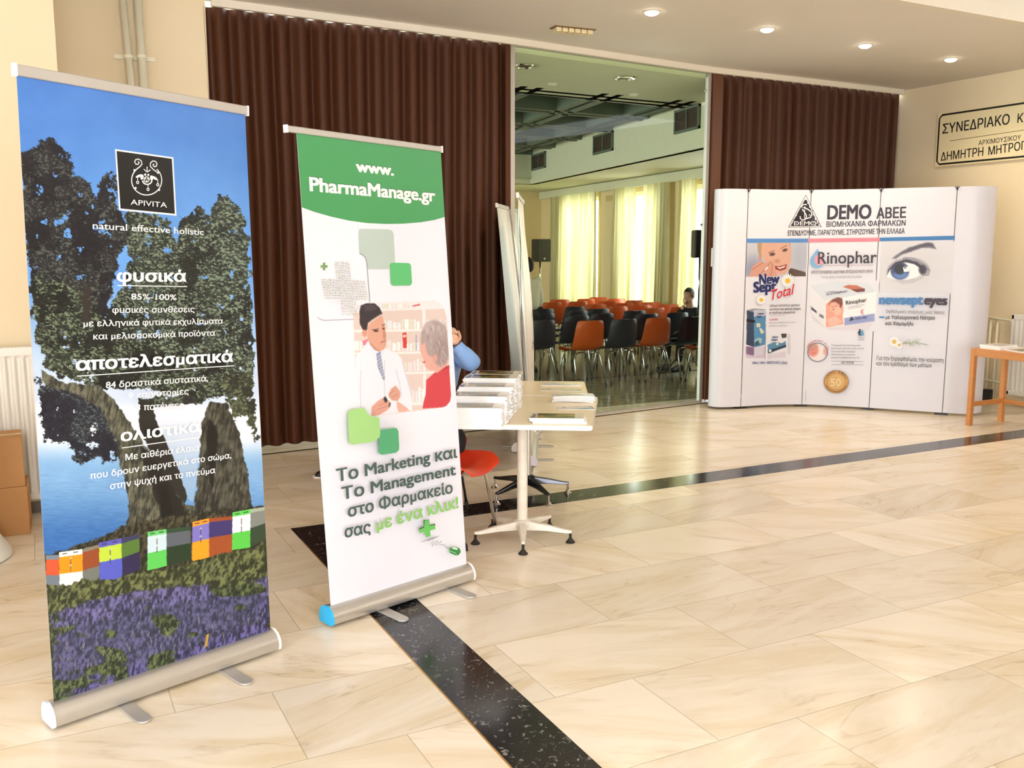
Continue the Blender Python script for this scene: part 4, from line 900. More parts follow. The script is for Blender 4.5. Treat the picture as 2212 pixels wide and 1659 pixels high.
def art_far(k):
    def f(s):
        c = s.canvas(60, 140); U, V = c.U, c.V; c.C[:] = (236, 226, 214)
        if k == 0:
            n = fbm(U*60, V*140, 16, 5); M = sst(0.02, .06, (1-U)-.18-.1*np.abs(V-.32)*3)*sst(.52, .46, V)*sst(.03, .05, V)
            c.C = c.C*(1-M[..., None])+(np.array([92, 116, 102])*(1-n[..., None])+np.array([186, 192, 180])*n[..., None])*M[..., None]
            r = random.Random(3)
        else:
            n = fbm(U*60, V*140, 5, 9)
            for (v0, v1, u0, u1, col) in ((.06, .25, .2, .9, (232, 216, 190)), (.33, .37, .3, .8, (214, 150, 130)), (.44, .48, .3, .9, (160, 150, 150)), (.56, .60, .2, .5, (120, 116, 126)), (.56, .60, .6, .9, (120, 116, 126)), (.65, .69, .2, .5, (110, 100, 110)), (.65, .69, .6, .9, (176, 120, 130)), (.74, .78, .2, .9, (90, 86, 96)), (.84, .87, .2, .8, (120, 110, 110))):
                M = (sst(v0, v0+.01, V)*sst(v1, v1-.01, V)*sst(u0, u0+.03, U)*sst(u1, u1-.03, U))*sst(.4, .5, n); c.C = c.C*(1-M[..., None])+np.array(col)*M[..., None]
        c.done()
    return f
banner('roll_up_banner', (3.97, 7.32, .085), (3.42, 6.62, .085), tuple(at(1117, 458, 2.00)), tuple(at(1073, 446, 2.00)),
       'leaning pale banner with a grey-green picture, farther of the two by the glass door', art_far(0), cap_col=(216, 210, 226), feet=(.35, .75), foot_len=.13, bow=.02)
banner('roll_up_banner', (3.29, 6.13, .085), (3.74, 6.93, .085), tuple(at(1118, 425, 2.03)), tuple(at(1130, 440, 2.03)),
       'narrow edge-on banner standing just behind the second white table', art_far(1), cap_col=(216, 210, 226), feet=(.25, .8), foot_len=.12, bow=-.05)
# ------------------------------------------------------------------ curved display wall
dt = thing('display_wall', (7.3, 6.9, 0), 'curved white pop-up display wall with pharmacy posters in front of the right partition', 'display')
ctl = np.array([(6.40, 7.74), (6.24, 7.69), (6.19, 7.60), (6.24, 7.50), (6.46, 7.44), (6.80, 7.385), (7.12, 7.25), (7.37, 7.03), (7.59, 6.78), (7.80, 6.505), (8.01, 6.235), (8.16, 6.08), (8.33, 6.06), (8.45, 6.13), (8.50, 6.25)])
def cspline(P, n=12):
    out = []
    for i in range(len(P)-1):
        p0, p1, p2, p3 = P[max(i-1, 0)], P[i], P[i+1], P[min(i+2, len(P)-1)]
        for k in range(n):
            t = k/n; out.append(.5*((2*p1)+(-p0+p2)*t+(2*p0-5*p1+4*p2-p3)*t*t+(-p0+3*p1-3*p2+p3)*t**3))
    out.append(P[-1]); return np.array(out)
crv = cspline(ctl); seg_ = np.r_[0, np.cumsum(np.linalg.norm(np.diff(crv, axis=0), axis=1))]; DL = seg_[-1]
us = {k: seg_[k*12]/DL for k in range(len(ctl))}
DZ0, DZ1 = .025, 2.245
def dfn(u, v):
    x = np.interp(np.asarray(u)*DL, seg_, crv[:, 0]); y = np.interp(np.asarray(u)*DL, seg_, crv[:, 1])
    return np.stack([x, y, DZ0+(DZ1-DZ0)*(1-np.asarray(v))+0*x], -1)
s = Surf(dfn, DL, DZ1-DZ0, .93)
def panel(u0, u1):
    U, V = np.meshgrid(np.linspace(u0, u1, 26), np.linspace(0, 1, 3)); q = Surf(dfn, DL, DZ1-DZ0, .93)
    q.mb.sheet(q.P(U, V), 0, np.array((228, 228, 240))*s.cu); q.mb.sheet(q.P(U, V, -.004)[:, ::-1], 0, (150, 150, 150)); return q
cuts = [0, us[4], us[6], us[8], us[10], 1]; e_ = .0012
pans = [panel(cuts[i]+(e_ if i else 0), cuts[i+1]-(e_ if i < 4 else 0)) for i in range(5)]
class Multi:                   # art is written over three panels: send every shape to the panel it lies on
    pass
s.mb = pans[2].mb
def on(i): s.mb = pans[i].mb
V6 = lambda x, y: (1520+x/5.925, 380+y/5.925)      # close view, upper left
V7 = lambda x, y: (1840+x/5.925, 380+y/5.925)      # upper right
V8 = lambda x, y: (1520+x/5.925, 640+y/5.925)      # lower left
V9 = lambda x, y: (1840+x/5.185, 620+y/5.185)      # lower right
INK = (40, 30, 44)
def quad_strip(p00, p10, p11, p01, col, n=10):
    a, b_, c_, d_ = [np.array(s.uv(*p)) for p in (p00, p10, p11, p01)]; off = s.off()
    T_ = np.linspace(0, 1, n+1)[:, None]; top = a*(1-T_)+b_*T_; bot = d_*(1-T_)+c_*T_; G_ = np.stack([top, bot])
    s.mb.sheet(s.P(G_[..., 0], G_[..., 1], off), 0, np.array(col)*s.cu)
# heading
on(2)
s.poly([V6(1308, 240), V6(1510, 655), V6(1080, 660)], (60, 56, 66)); s.poly([V6(1308, 252), V6(1497, 649), V6(1093, 653)], (238, 234, 238)); s.poly([V6(1306, 285), V6(1480, 640), V6(1112, 643)], (36, 28, 42))
s.line([V6(*p) for p in ((1330, 380), (1312, 366), (1280, 364), (1256, 385), (1258, 420), (1285, 455), (1312, 500), (1316, 535), (1296, 560), (1262, 566), (1238, 545), (1234, 515))], 1.7, (240, 236, 240))
s.line([V6(*p) for p in ((1276, 405), (1330, 425), (1372, 455), (1388, 495), (1366, 530), (1320, 545), (1292, 545))], 1.9, (240, 236, 240)); s.line([V6(1292, 430), V6(1292, 545)], 1.2, (240, 236, 240))
s.text('DEMO', V6(1155, 630), V6(1442, 630), 8.5, (240, 236, 240), .01)
s.text('DEMO', (1786.5, 473.5), (1882, 472), 30, INK, .035); s.text('ΑΒΕΕ', (1893, 472), (1957, 470), 22, INK, .03)
s.text('ΒΙΟΜΗΧΑΝΙΑ ΦΑΡΜΑΚΩΝ', (1785, 490), (1956, 487), 11, INK, .02)
s.text('ΕΠΕΝΔΥΟΥΜΕ, ΠΑΡΑΓΟΥΜΕ, ΣΤΗΡΙΖΟΥΜΕ ΤΗΝ ΕΛΛΑΔΑ', (1701.5, 509), (1954, 504), 10.5, INK, .022)
quad_strip(V6(548, 802), V6(1337, 802), V6(1337, 852), V6(548, 856), (88, 142, 208)); quad_strip(V6(1337, 802), V7(358, 790), V7(358, 838), V6(1337, 852), (230, 130, 148)); quad_strip(V7(358, 790), V7(1320, 765), V7(1318, 818), V7(358, 836), (48, 120, 188))
# left poster: smiling woman
def sub(P, x0, y0, x1, y1, nx, ny, bgc):
    u = [s.uv(*P(*p)) for p in ((x0, y0), (x1, y0), (x1, y1), (x0, y1))]
    c = s.canvas(nx, ny, sum(a for a, _ in (u[0], u[3]))/2, sum(a for a, _ in (u[1], u[2]))/2, sum(b_ for _, b_ in (u[0], u[1]))/2, sum(b_ for _, b_ in (u[2], u[3]))/2); c.C[:] = bgc
    return c
c = sub(V6, 545, 858, 1318, 1288, 190, 110, (196, 198, 212)); r = random.Random(2)
def pe(L, col, soft=1, P=V6): c.poly([P(*q) for q in L], col, soft)
def ee(x, y, a, b_, col, soft=.3, rot=0, P=V6, k=5.925): c.ell(*P(x, y), a/k, b_/k, col, soft, rot)
ee(640, 1200, 140, 160, (150, 156, 180), .7); ee(1250, 1050, 120, 200, (180, 184, 200), .7)
pe([(690, 850), (1110, 850), (1120, 1000), (1060, 900), (760, 900), (740, 1060), (712, 1040), (690, 950)], (178, 150, 122), 2)
pe([(745, 850), (1090, 850), (1122, 950), (1120, 1080), (1085, 1190), (1040, 1260), (960, 1260), (880, 1190), (790, 1100), (735, 1000)], (216, 170, 152), 2)
pe([(1090, 1200), (1120, 1180), (1300, 1230), (1316, 1290), (1080, 1290)], (92, 76, 70), 2)
pe([(700, 1040), (730, 1030), (745, 1090), (720, 1090)], (206, 140, 124), 2)
ee(878, 1003, 34, 20, (84, 62, 66), .5, -10); ee(1040, 950, 32, 18, (84, 62, 66), .5, -20)
c.seg(*V6(830, 985), *V6(905, 955), 1.5, (120, 90, 78), .8); c.seg(*V6(985, 930), *V6(1060, 890), 1.5, (120, 90, 78), .8)
ee(940, 1090, 34, 26, (200, 140, 126), .6); pe([(910, 1150), (960, 1160), (1065, 1130), (1050, 1190), (980, 1215), (920, 1195)], (140, 52, 52), 1); pe([(930, 1165), (975, 1172), (1050, 1145), (1030, 1172), (970, 1192)], (244, 236, 232), 1)
pe([(575, 1290), (620, 1170), (690, 1100), (800, 1110), (880, 1085), (905, 1150), (950, 1290)], (210, 156, 140), 2)
for a, b_ in (((620, 1200), (760, 1110)), ((700, 1290), (860, 1100)), ((860, 1290), (880, 1120))): c.seg(*V6(*a), *V6(*b_), 1.5, (172, 112, 100), .9)
c.seg(*V6(790, 1200), *V6(815, 1170), 3, (240, 244, 248))
on(1); c.done(.0009); s.layer += 3
def daisy(P, x, y, R_, k=5.925):
    for i in range(17):
        a = 2*PI*i/17; q = P(x+math.cos(a)*R_*.62, y+math.sin(a)*R_*.62)
        s.ell(q[0], q[1], R_*.40/k, R_*.13/k, (196, 196, 204), 10, rot=math.degrees(a)); s.ell(q[0], q[1], R_*.36/k, R_*.10/k, (250, 250, 252), 10, rot=math.degrees(a))
    s.ell(*P(x, y), R_*.34/k, R_*.34/k, (236, 190, 60), 16)
NB, PB = (38, 48, 104), (206, 206, 222)
for (body, a, b_, cap) in (('New', (705, 1385), (968, 1378), 22), ('Sept', (632, 1490), (930, 1470), 22)):
    s.text(body, V6(*a), V6(*b_), cap, NB, .05, shadow=(.05, -.05, PB))
daisy(V6, 1072, 1342, 96); daisy(V6, 728, 1585, 72)
s.text('Total', V6(868, 1588), V6(1180, 1500), 22, (212, 40, 56), .01, .45, shadow=(.03, -.04, (236, 220, 226)))
s.text('Διάλυμα πολλαπλών χρήσεων', V8(838, 132), V8(1228, 124), 4.6, (60, 54, 66), .012); s.text('για όλους τους φακούς επαφής', V8(835, 180), V8(1240, 172), 4.6, (60, 54, 66), .012); s.text('με εκχύλισμα χαμομηλιού', V8(830, 222), V8(1164, 216), 4.6, (60, 54, 66), .012)
s.text('Τριπλή δράση', V8(835, 250), V8(1030, 248), 3, (190, 180, 190)); s.text('Τι μοναδικό', V8(828, 310), V8(945, 306), 4, (206, 70, 90), .02)
s.text('αποτέλεσμα καθαρισμού για τα μάτια', V8(826, 348), V8(1172, 340), 3.2, (150, 142, 156)); s.text('αποδοτική ενυδάτωση', V8(826, 388), V8(1060, 382), 3.2, (150, 142, 156))
s.text('360ml | 100ml  ΑΜΠΟΥΛΕΣ (10ml)', V8(612, 866), V8(1062, 864), 5.4, (64, 84, 150), .02)
c = sub(V8, 538, 155, 800, 820, 70, 170, (228, 228, 240)); k_ = 5.925
def p8(L, col, soft=0): c.poly([V8(*q) for q in L], col, soft)
p8([(538, 640), (800, 640), (800, 790), (540, 790)], (206, 190, 214), 6)
p8([(552, 180), (640, 170), (645, 650), (545, 620)], (52, 68, 98)); p8([(640, 175), (796, 175), (790, 620), (645, 655)], (84, 140, 184)); p8([(552, 178), (640, 156), (796, 168), (700, 200), (640, 205)], (140, 142, 160))
p8([(640, 175), (796, 172), (794, 250), (640, 260)], (190, 196, 214)); p8([(548, 290), (655, 305), (655, 340), (548, 325)], (24, 26, 34)); p8([(650, 560), (700, 530), (745, 540), (740, 590), (690, 625), (650, 610)], (160, 190, 204), 2); p8([(652, 640), (720, 620), (700, 560), (652, 590)], (60, 90, 110), 2)
p8([(545, 640), (645, 655), (645, 760), (545, 740)], (126, 104, 140), 3); p8([(645, 655), (760, 640), (760, 740), (645, 770)], (206, 204, 224), 4)
for x, y, q in ((700, 370, 26), (730, 425, 16), (748, 455, 22)): c.ell(*V8(x, y), q/k_, q/k_, (236, 234, 220)); c.ell(*V8(x, y), q*.45/k_, q*.45/k_, (214, 170, 60))
c.done(.0011)
c = sub(V8, 785, 455, 1190, 800, 90, 80, (228, 228, 240))
p8([(795, 480), (1060, 475), (1055, 690), (815, 740)], (226, 228, 238)); p8([(818, 620), (900, 585), (1000, 600), (1050, 570), (1055, 640), (960, 680), (818, 720)], (90, 138, 176)); p8([(820, 690), (930, 660), (1055, 620), (1055, 650), (940, 690), (830, 735)], (40, 60, 84), 1); p8([(990, 480), (1060, 475), (1058, 530), (1000, 535)], (70, 72, 80)); p8([(1070, 480), (1110, 480), (1110, 740), (1070, 740)], (208, 208, 216), 1)
p8([(815, 745), (1050, 700), (1050, 780), (820, 800)], (214, 208, 224), 4); c.ell(*V8(850, 698), 3, 3, (236, 236, 240)); c.ell(*V8(942, 610), 2.6, 2.6, (236, 236, 230)); c.ell(*V8(942, 610), 1.1, 1.1, (220, 180, 60))
c.done(.0011); s.layer += 4
s.text('New', V8(870, 535), V8(948, 530), 4.6, (50, 60, 120), .03); s.text('Sept', V8(860, 570), V8(940, 564), 4.6, (50, 60, 120), .03)
s.text('New', V8(690, 238), V8(762, 230), 4.6, (50, 60, 120), .03); s.text('Sept', V8(672, 272), V8(735, 265), 4.6, (50, 60, 120), .03)
# middle poster
on(2)
s.ell(*V6(1448, 1090), 15, 15, (120, 176, 220)); s.poly([V6(1375, 1050), V6(1455, 930), V6(1480, 985), V6(1470, 1060)], (120, 176, 220)); s.ell(*V6(1478, 1075), 10.5, 11.5, (236, 150, 164))
s.text('Rinophar', V6(1458, 1125), V7(318, 1112), 26, (40, 24, 36), .012); s.line([V6(1560, 1146), V7(265, 1143)], .7, (206, 150, 160))
s.text('ΑΠΟΣΤΕΙΡΩΜΕΝΟ ΔΙΑΛΥΜΑ ΦΥΣΙΟΛΟΓΙΚΟΥ ΟΡΟΥ', V6(1370, 1252), V7(272, 1240), 6, (120, 106, 118), .02); s.text('Για τη μύτη, τα αυτιά και τα μάτια', V6(1502, 1310), V7(125, 1302), 5, (150, 138, 150))
c = sub(V6, 1345, 1335, 2240, 1980, 220, 170, (228, 228, 240))
q_ = lambda L, col, soft=0, P=V6: c.poly([P(*z) for z in L], col, soft)
q_([(1345, 1650), (1420, 1680), (1560, 1950), (1400, 1850)], (216, 214, 222), 5)
q_([(1362, 1405), (1700, 1348), (2100, 1372), (2230, 1510), (2210, 1560), (1560, 1640)], (216, 222, 234), 1)
q_([(1362, 1405), (1560, 1610), (1560, 1940), (1385, 1770)], (228, 228, 236)); q_([(1560, 1600), (2215, 1480), (2190, 1860), (1565, 1940)], (246, 244, 248))
q_([(1480, 1760), (1535, 1790), (1535, 1830), (1482, 1800)], (120, 116, 130), 1); q_([(1375, 1670), (1445, 1730), (1445, 1760), (1378, 1710)], (60, 56, 74), 1)
q_([(1780, 1420), (1850, 1395), (1960, 1400), (2050, 1440), (2070, 1475), (1960, 1485), (1900, 1460)], (196, 110, 84), 2); q_([(1890, 1455), (2060, 1440), (2060, 1480), (1960, 1490)], (110, 50, 44), 2)
q_([(1565, 1640), (1620, 1590), (1700, 1560), (1770, 1560), (1790, 1690), (1780, 1800), (1790, 1900), (1600, 1935), (1565, 1935)], (232, 162, 140), 2)
q_([(1600, 1640), (1650, 1580), (1720, 1552), (1775, 1570), (1780, 1640), (1750, 1700), (1735, 1640), (1680, 1610), (1640, 1640), (1610, 1700)], (120, 60, 44), 2)
c.ell(*V6(1655, 1680), 9, 11, (236, 176, 154)); c.ell(*V6(1715, 1730), 8, 9, (240, 188, 170)); q_([(1580, 1840), (1680, 1790), (1780, 1860), (1700, 1915), (1600, 1920)], (238, 186, 170), 3)
for a, b_ in (((1640, 1672), (1660, 1680)), ((1680, 1668), (1700, 1660)), ((1650, 1712), (1675, 1706))): c.seg(*V6(*a), *V6(*b_), 1.1, (120, 60, 56), .6)
q_([(1800, 1820), (2190, 1760), (2188, 1860), (1800, 1915)], (150, 160, 210), 4); c.ell(*V6(2050, 1740), 7, 6, (226, 130, 140)); c.ell(*V6(2068, 1738), 5, 7, (250, 246, 250))
q_([(1570, 1945), (2180, 1870), (2100, 1980), (1600, 1980)], (222, 216, 226), 6)
for k in range(5): c.seg(*V6(1560+k*40, 1490+k*3), *V6(1660+k*40, 1475+k*2), 1.2, (150, 150, 170), .7)
c.done(.0011); s.layer += 4
s.text('Rinophar', V6(1822, 1648), V6(2090, 1606), 8.5, (40, 24, 36), .02); s.line([V6(1850, 1680), V6(2060, 1645)], .6, (120, 110, 120)); s.line([V6(1850, 1700), V6(2020, 1672)], .6, (150, 140, 150))
s.poly([V8(1862, 318), V8(1890, 255), V8(1925, 300)], (40, 40, 60)); s.text('DEMO ABEE', V8(1942, 300), V8(2092, 278), 4.5, (60, 64, 120), .02)
s.text('Rinophar', V6(1575, 1528), V6(1850, 1478), 4.2, (70, 60, 84), .01)
for (cx_, cy_, col, h_) in ((2000, 470, (30, 28, 40), 7), (2030, 475, (80, 160, 214), 5.5)):
    q = V8(cx_, cy_); s.ell(q[0], q[1]-h_, 1.9, 2, col, 10); s.poly([(q[0]-2, q[1]-h_+2), (q[0]+2, q[1]-h_+2), (q[0]+4, q[1]+2), (q[0]+2, q[1]+h_), (q[0], q[1]+3), (q[0]-2.5, q[1]+h_), (q[0]-3, q[1]+1), (q[0]-5, q[1]-1)], col)
s.text('Σε όλα τα', V8(1975, 535), V8(2060, 533), 2.8, (110, 104, 120)); s.text('φαρμακεία', V8(1972, 562), V8(2055, 560), 2.8, (110, 104, 120))
s.ring(*V8(1457, 715), 21.5, 20, 1.8, (130, 128, 150))
c = sub(V8, 1325, 590, 1590, 840, 66, 62, (228, 228, 240)); c.ell(*V8(1457, 715), 21, 19.5, (238, 228, 228)); c.ell(*V8(1400, 690), 12, 14, (226, 140, 126), .3); c.ell(*V8(1395, 640), 10, 7, (206, 150, 130), .5); c.ell(*V8(1565, 705), 6, 9, (232, 170, 160), .5); c.seg(*V8(1380, 680), *V8(1400, 685), 1, (150, 80, 76), .5); c.seg(*V8(1395, 730), *V8(1425, 725), 1.4, (190, 80, 84), .6)
c.done(.0009); s.layer += 2
for i, ch in enumerate('Ειδικά σχεδιασμένο για μωρά'):
    if ch == ' ': continue
    a = math.radians(200+ i*5.6); x, y = 1457+150*math.cos(a), 715+142*math.sin(a); t_ = np.array([-math.sin(a), math.cos(a)]); q = np.array(V8(x, y)); s.text(ch, tuple(q-t_*1.1), tuple(q+t_*1.1), 3.4, (206, 80, 92), .02)
for i, (body, x1) in enumerate((('Το Rinophar® είναι αποστειρωμένος', 2010), ('φυσιολογικός ορός για τη μύτη, τα αυτιά', 2052), ('και τα μάτια παιδιών και βρεφών', 1945), ('συσκευασμένος σε αμπούλες', 1940), ('φυσίγγια πολυαιθυλενίου των 5ml', 1992))):
    s.text(body, V8(1632, 634+i*39), V8(x1, 637+i*39), 3.6, (120, 112, 124), .004)
s.line([V8(1632, 826), V8(2042, 832)], .6, (130, 122, 132)); s.text('ΔΕΝ ΤΣΟΥΖΕΙ', V8(1758, 858), V8(1922, 860), 4, (70, 62, 74), .02); s.line([V8(1632, 870), V8(2048, 876)], .6, (130, 122, 132))
# gold seal
s.ell(*V8(1697, 1090), 27, 24.8, (150, 104, 46), 40); s.ell(*V8(1697, 1090), 25.6, 23.4, (200, 150, 84), 40); s.ell(*V8(1697, 1090), 17.5, 16, (214, 170, 108), 36)
s.text('50', V8(1622, 1148), V8(1762, 1148), 17.5, (140, 92, 36), .05, shadow=(-.02, .03, (244, 220, 170))); s.text('50', V8(1624, 1146), V8(1760, 1146), 17, (234, 204, 146), .03)
for i, ch in enumerate('DEMO ABEE'):
    if ch == ' ': continue
    a = math.radians(208+i*15.8); x, y = 1697+128*math.cos(a), 1090+116*math.sin(a); t_ = np.array([-math.sin(a), math.cos(a)]); q = np.array(V8(x, y)); s.text(ch, tuple(q-t_*2.0), tuple(q+t_*2.0), 4.6, (90, 54, 24), .03)
for i in range(26):
    a = math.radians(160-i*5.4); x, y = 1697+136*math.cos(a), 1090+124*math.sin(a); q = V8(x, y); s.ell(q[0], q[1], .9, 1.2, (96, 60, 28), 6)
s.line([V8(1302, 1200), V8(1298, 1335)], .6, (140, 136, 142))
# right poster: eye
on(3)
c = sub(V7, 360, 838, 1300, 1500, 220, 160, (222, 222, 232)); f7 = lambda L, col, soft=1, jit=0: c.poly([V7(*z) for z in L], col, soft, jit, 3)
c.ell(*V7(720, 1150), 70, 60, (214, 212, 218), .7)
f7([(430, 1250), (470, 1150), (560, 1080), (690, 1040), (820, 1060), (930, 1130), (1020, 1220), (900, 1200), (800, 1080), (600, 1110), (500, 1190)], (168, 166, 180), 5)
f7([(510, 1060), (600, 990), (720, 920), (880, 870), (980, 848), (1040, 860), (1080, 940), (1010, 920), (900, 920), (760, 970), (640, 1010), (560, 1060)], (112, 106, 122), 5, 1)
f7([(600, 1000), (740, 930), (890, 880), (1000, 856), (1060, 900), (960, 900), (860, 920), (740, 965)], (84, 78, 92), 3, 1.2)
f7([(440, 1290), (470, 1200), (560, 1130), (690, 1100), (800, 1120), (860, 1180), (880, 1260), (840, 1310), (720, 1330), (560, 1330)], (246, 244, 248), 2)
c.ell(*V7(615, 1215), 20, 19, (60, 72, 120), .14); c.ell(*V7(625, 1265), 15, 8, (96, 134, 196), .5); c.ell(*V7(612, 1190), 12, 12, (26, 24, 40), .25)
f7([(655, 1170), (735, 1160), (735, 1222), (668, 1230)], (250, 250, 252), 0); f7([(665, 1160), (700, 1150), (700, 1190), (668, 1190)], (140, 140, 160), 1)
f7([(440, 1290), (470, 1195), (560, 1105), (700, 1068), (830, 1100), (930, 1180), (890, 1190), (800, 1130), (690, 1105), (570, 1130), (490, 1200)], (54, 48, 64), 2)
c.ell(*V7(905, 1200), 8, 10, (52, 46, 60), .4)
for k in range(20):
    a = math.radians(-100+k*6.2); x, y = 690+230*math.cos(a), 1230+135*math.sin(a); c.seg(*V7(x, y), *V7(x+50*math.cos(a)+30, y+42*math.sin(a)-14), 1.1, (50, 46, 60), .5)
for k in range(12): x = 620+k*25; y = 1335-k*k*.55; c.seg(*V7(x, y), *V7(x+14, y+42), .9, (110, 104, 118), .6)
f7([(520, 1330), (700, 1335), (860, 1300), (800, 1370), (640, 1380)], (196, 194, 204), 6)
c.done(.0011); s.layer += 4
s.text('newsept', V9(305, 188), V9(800, 192), 20, (66, 128, 190), .06); s.text('eyes', V9(808, 192), V9(1068, 198), 20, (52, 40, 58), .06)
s.text('Οφθαλμικές σταγόνες μιας δόσης', V9(385, 288), V9(1038, 302), 7, (120, 118, 126), .004); s.poly([V9(310, 325), V9(368, 325), V9(368, 348), V9(310, 346)], (84, 138, 196))
s.text('με Υαλουρονικό Νάτριο', V9(382, 356), V9(930, 364), 8, (56, 52, 62), .022); s.text('και Χαμομήλι', V9(378, 424), V9(692, 430), 8, (56, 52, 62), .022)
s.text('Για την ξηροφθαλμία, την κούραση', V9(280, 812), V9(1024, 840), 8.6, (70, 68, 76), .008); s.text('και τον ερεθισμό των ματιών', V9(278, 872), V9(894, 896), 8.6, (70, 68, 76), .008)
for k in range(30):
    rr2 = random.Random(k); x = 560+rr2.random()*180; s.line([V9(x, 620), V9(x+rr2.uniform(-20, 45), 620+rr2.uniform(-52, 46))], .7, (166, 178, 160))
s.line([V9(540, 640), V9(700, 612), V9(860, 648)], 1.2, (160, 176, 150))
for x, y, R_ in ((478, 608, 58), (535, 645, 40)):
    for i in range(12):
        a = 2*PI*i/12; q = V9(x+math.cos(a)*R_*.62, y+math.sin(a)*R_*.7); s.ell(q[0], q[1], R_*.42/5.185, R_*.17/5.185, (250, 248, 252), 10, rot=math.degrees(a))
    s.ell(*V9(x, y), R_*.45/5.185, R_*.45/5.185, (222, 182, 100), 14)
for i, q in enumerate(pans):
    o = q.mb.link('end_panel' if i in (0, 4) else 'printed_panel', M_print, dt, ink=True, smooth=True)
    if i in (1, 2, 3): o['label'] = ('poster with smiling woman and daisies', 'poster with nasal solution box and gold seal', 'poster with a large blue eye')[i-1]
m = MB()
for k in (4, 6, 8, 10):
    p = dfn(np.array(us[k]), np.array(1.)); n_ = np.array([-.5, -.8, 0]); m.box((p[0]+.02, p[1]+.03, .012), (.12, .05, .024), rot=math.atan2(*(dfn(np.array(us[k]+.01), np.array(1.))-dfn(np.array(us[k]-.01), np.array(1.)))[[1, 0]]))
m.link('frame_foot', M_blackpl, dt)
for k in (4, 6, 8, 10):
    p = dfn(np.array(us[k]), np.array(0.)); q = dfn(np.array(us[k]+.002), np.array(0.))-p; q /= np.linalg.norm(q); nn = np.array([q[1], -q[0], 0])
    m = MB(); m.tube([p+nn*.004+np.array([0, 0, -.03]), p+nn*.012+np.array([0, 0, -.012])], .008, 8); m.tube([p+nn*.01-q*.022, p+nn*.016+np.array([0, 0, -.022]), p+nn*.01+q*.022], .004, 6)
    m.tube([p-nn*.03+np.array([0, 0, -.03]), p-nn*.01+np.array([0, 0, .008]), p+nn*.01+np.array([0, 0, -.01])], .004, 6)
    m.link('panel_hook', M_blackpl, dt)
m = MB()
for k in (4, 6, 8, 10):
    q = dfn(np.array(us[k]+.002), np.array(0.))-dfn(np.array(us[k]), np.array(0.)); q /= np.linalg.norm(q); nn = np.array([q[1], -q[0], 0]); p = dfn(np.array(us[k]), np.array(0.))-nn*.02; m.tube([p+[0, 0, -.02], [p[0], p[1], .02]], .007, 8)
    b_ = p-nn*.28; m.tube([[b_[0], b_[1], DZ1-.05], [b_[0], b_[1], .02]], .007, 8)
    for z in (.06, .78, 1.5, 2.18): m.tube([[p[0], p[1], z], [b_[0], b_[1], z+(.3 if z < 2 else -.1)]], .005, 6)
m.link('folding_frame', M_alum, dt)

# ------------------------------------------------------------------ sign on the right wall
sx_ = 9.25
def onwall(px, py, X=9.25): d_ = ray(px, py); return EYE+d_*(X/d_[0])
a_, b_ = onwall(2027, 254, 9.215), onwall(2022, 362, 9.215); c_ = onwall(2212, 213, 9.215); d2 = onwall(2212, 336, 9.215)
y1 = (a_[1]+b_[1])/2; y0 = 2*(c_[1]*.5+d2[1]*.5)-y1-.06 if False else y1-2.15; zt_ = (a_[2]+c_[2])/2; zb_ = (b_[2]+d2[2])/2
st = thing('wall_sign', (9.25, (y0+y1)/2, (zt_+zb_)/2), 'cream wall sign with black Greek capitals and notched black border', 'sign')
m = MB(); m.box((9.2325, (y0+y1)/2, (zt_+zb_)/2), (.035, y1-y0+.03, zt_-zb_+.03)); m.link('sign_board', mat('cream_sign', (238, 222, 180), .35), st, bevel=.003)
def sfn(u, v): u = np.asarray(u, float); v = np.asarray(v, float); return np.stack([9.2148+0*u, y1+(y0-y1)*u, zt_+(zb_-zt_)*v], -1)
s2 = Surf(sfn, y1-y0, zt_-zb_, .9); BK = (28, 22, 20)
S_W, S_H = y1-y0, zt_-zb_
m = s2
def mline(pts, w):   # metric coordinates from the sign's top left corner
    uv = [(x/S_W, y/S_H) for x, y in pts]; off = s2.off(); P_ = [np.array(p) for p in pts]; L = []; Rr = []
    for i, p in enumerate(P_):
        t = P_[min(i+1, len(P_)-1)]-P_[max(i-1, 0)]; t = t/np.linalg.norm(t); n = np.array([-t[1], t[0]])*w/2; L.append(p+n); Rr.append(p-n)
    A_ = np.array(L+Rr)/[S_W, S_H]; k = len(P_); s2.mb.add(s2.P(A_[:, 0], A_[:, 1], off), [(i, i+1, k+i+1, k+i) for i in range(k-1)], 0, BK)
i_, n_ = .012, .035
mline([(i_+n_, i_), (S_W-i_-n_, i_), (S_W-i_, i_+n_), (S_W-i_, S_H-i_-n_), (S_W-i_-n_, S_H-i_), (i_+n_, S_H-i_), (i_, S_H-i_-n_), (i_, i_+n_), (i_+n_, i_), (i_+n_+.02, i_)], .02)
Vs = lambda x, y: (1900+x/5.53, 120+y/5.53)
def stext(body, a, b_, cap, bd): s2.text(body, Vs(*a), Vs(*b_), cap, BK, bd)
stext('ΣΥΝΕΔΡΙΑΚΟ', (750, 935), (1552, 818), 20, .012); stext('Κ', (1645, 805), (1716, 795), 19, .012)
stext('ΑΡΧΙΜΟΥΣΙΚΟΥ', (1182, 1073), (1688, 1006), 10, .006); stext('ΔΗΜΗΤΡΗ', (730, 1258), (1238, 1196), 17.5, .01); stext('ΜΗΤΡΟΠ', (1300, 1190), (1760, 1118), 17.5, .01)
s2.line([Vs(840, 1020), Vs(1725, 890)], 1.0, (110, 80, 50))
s2.mb.link('lettering', M_print, st, ink=True)

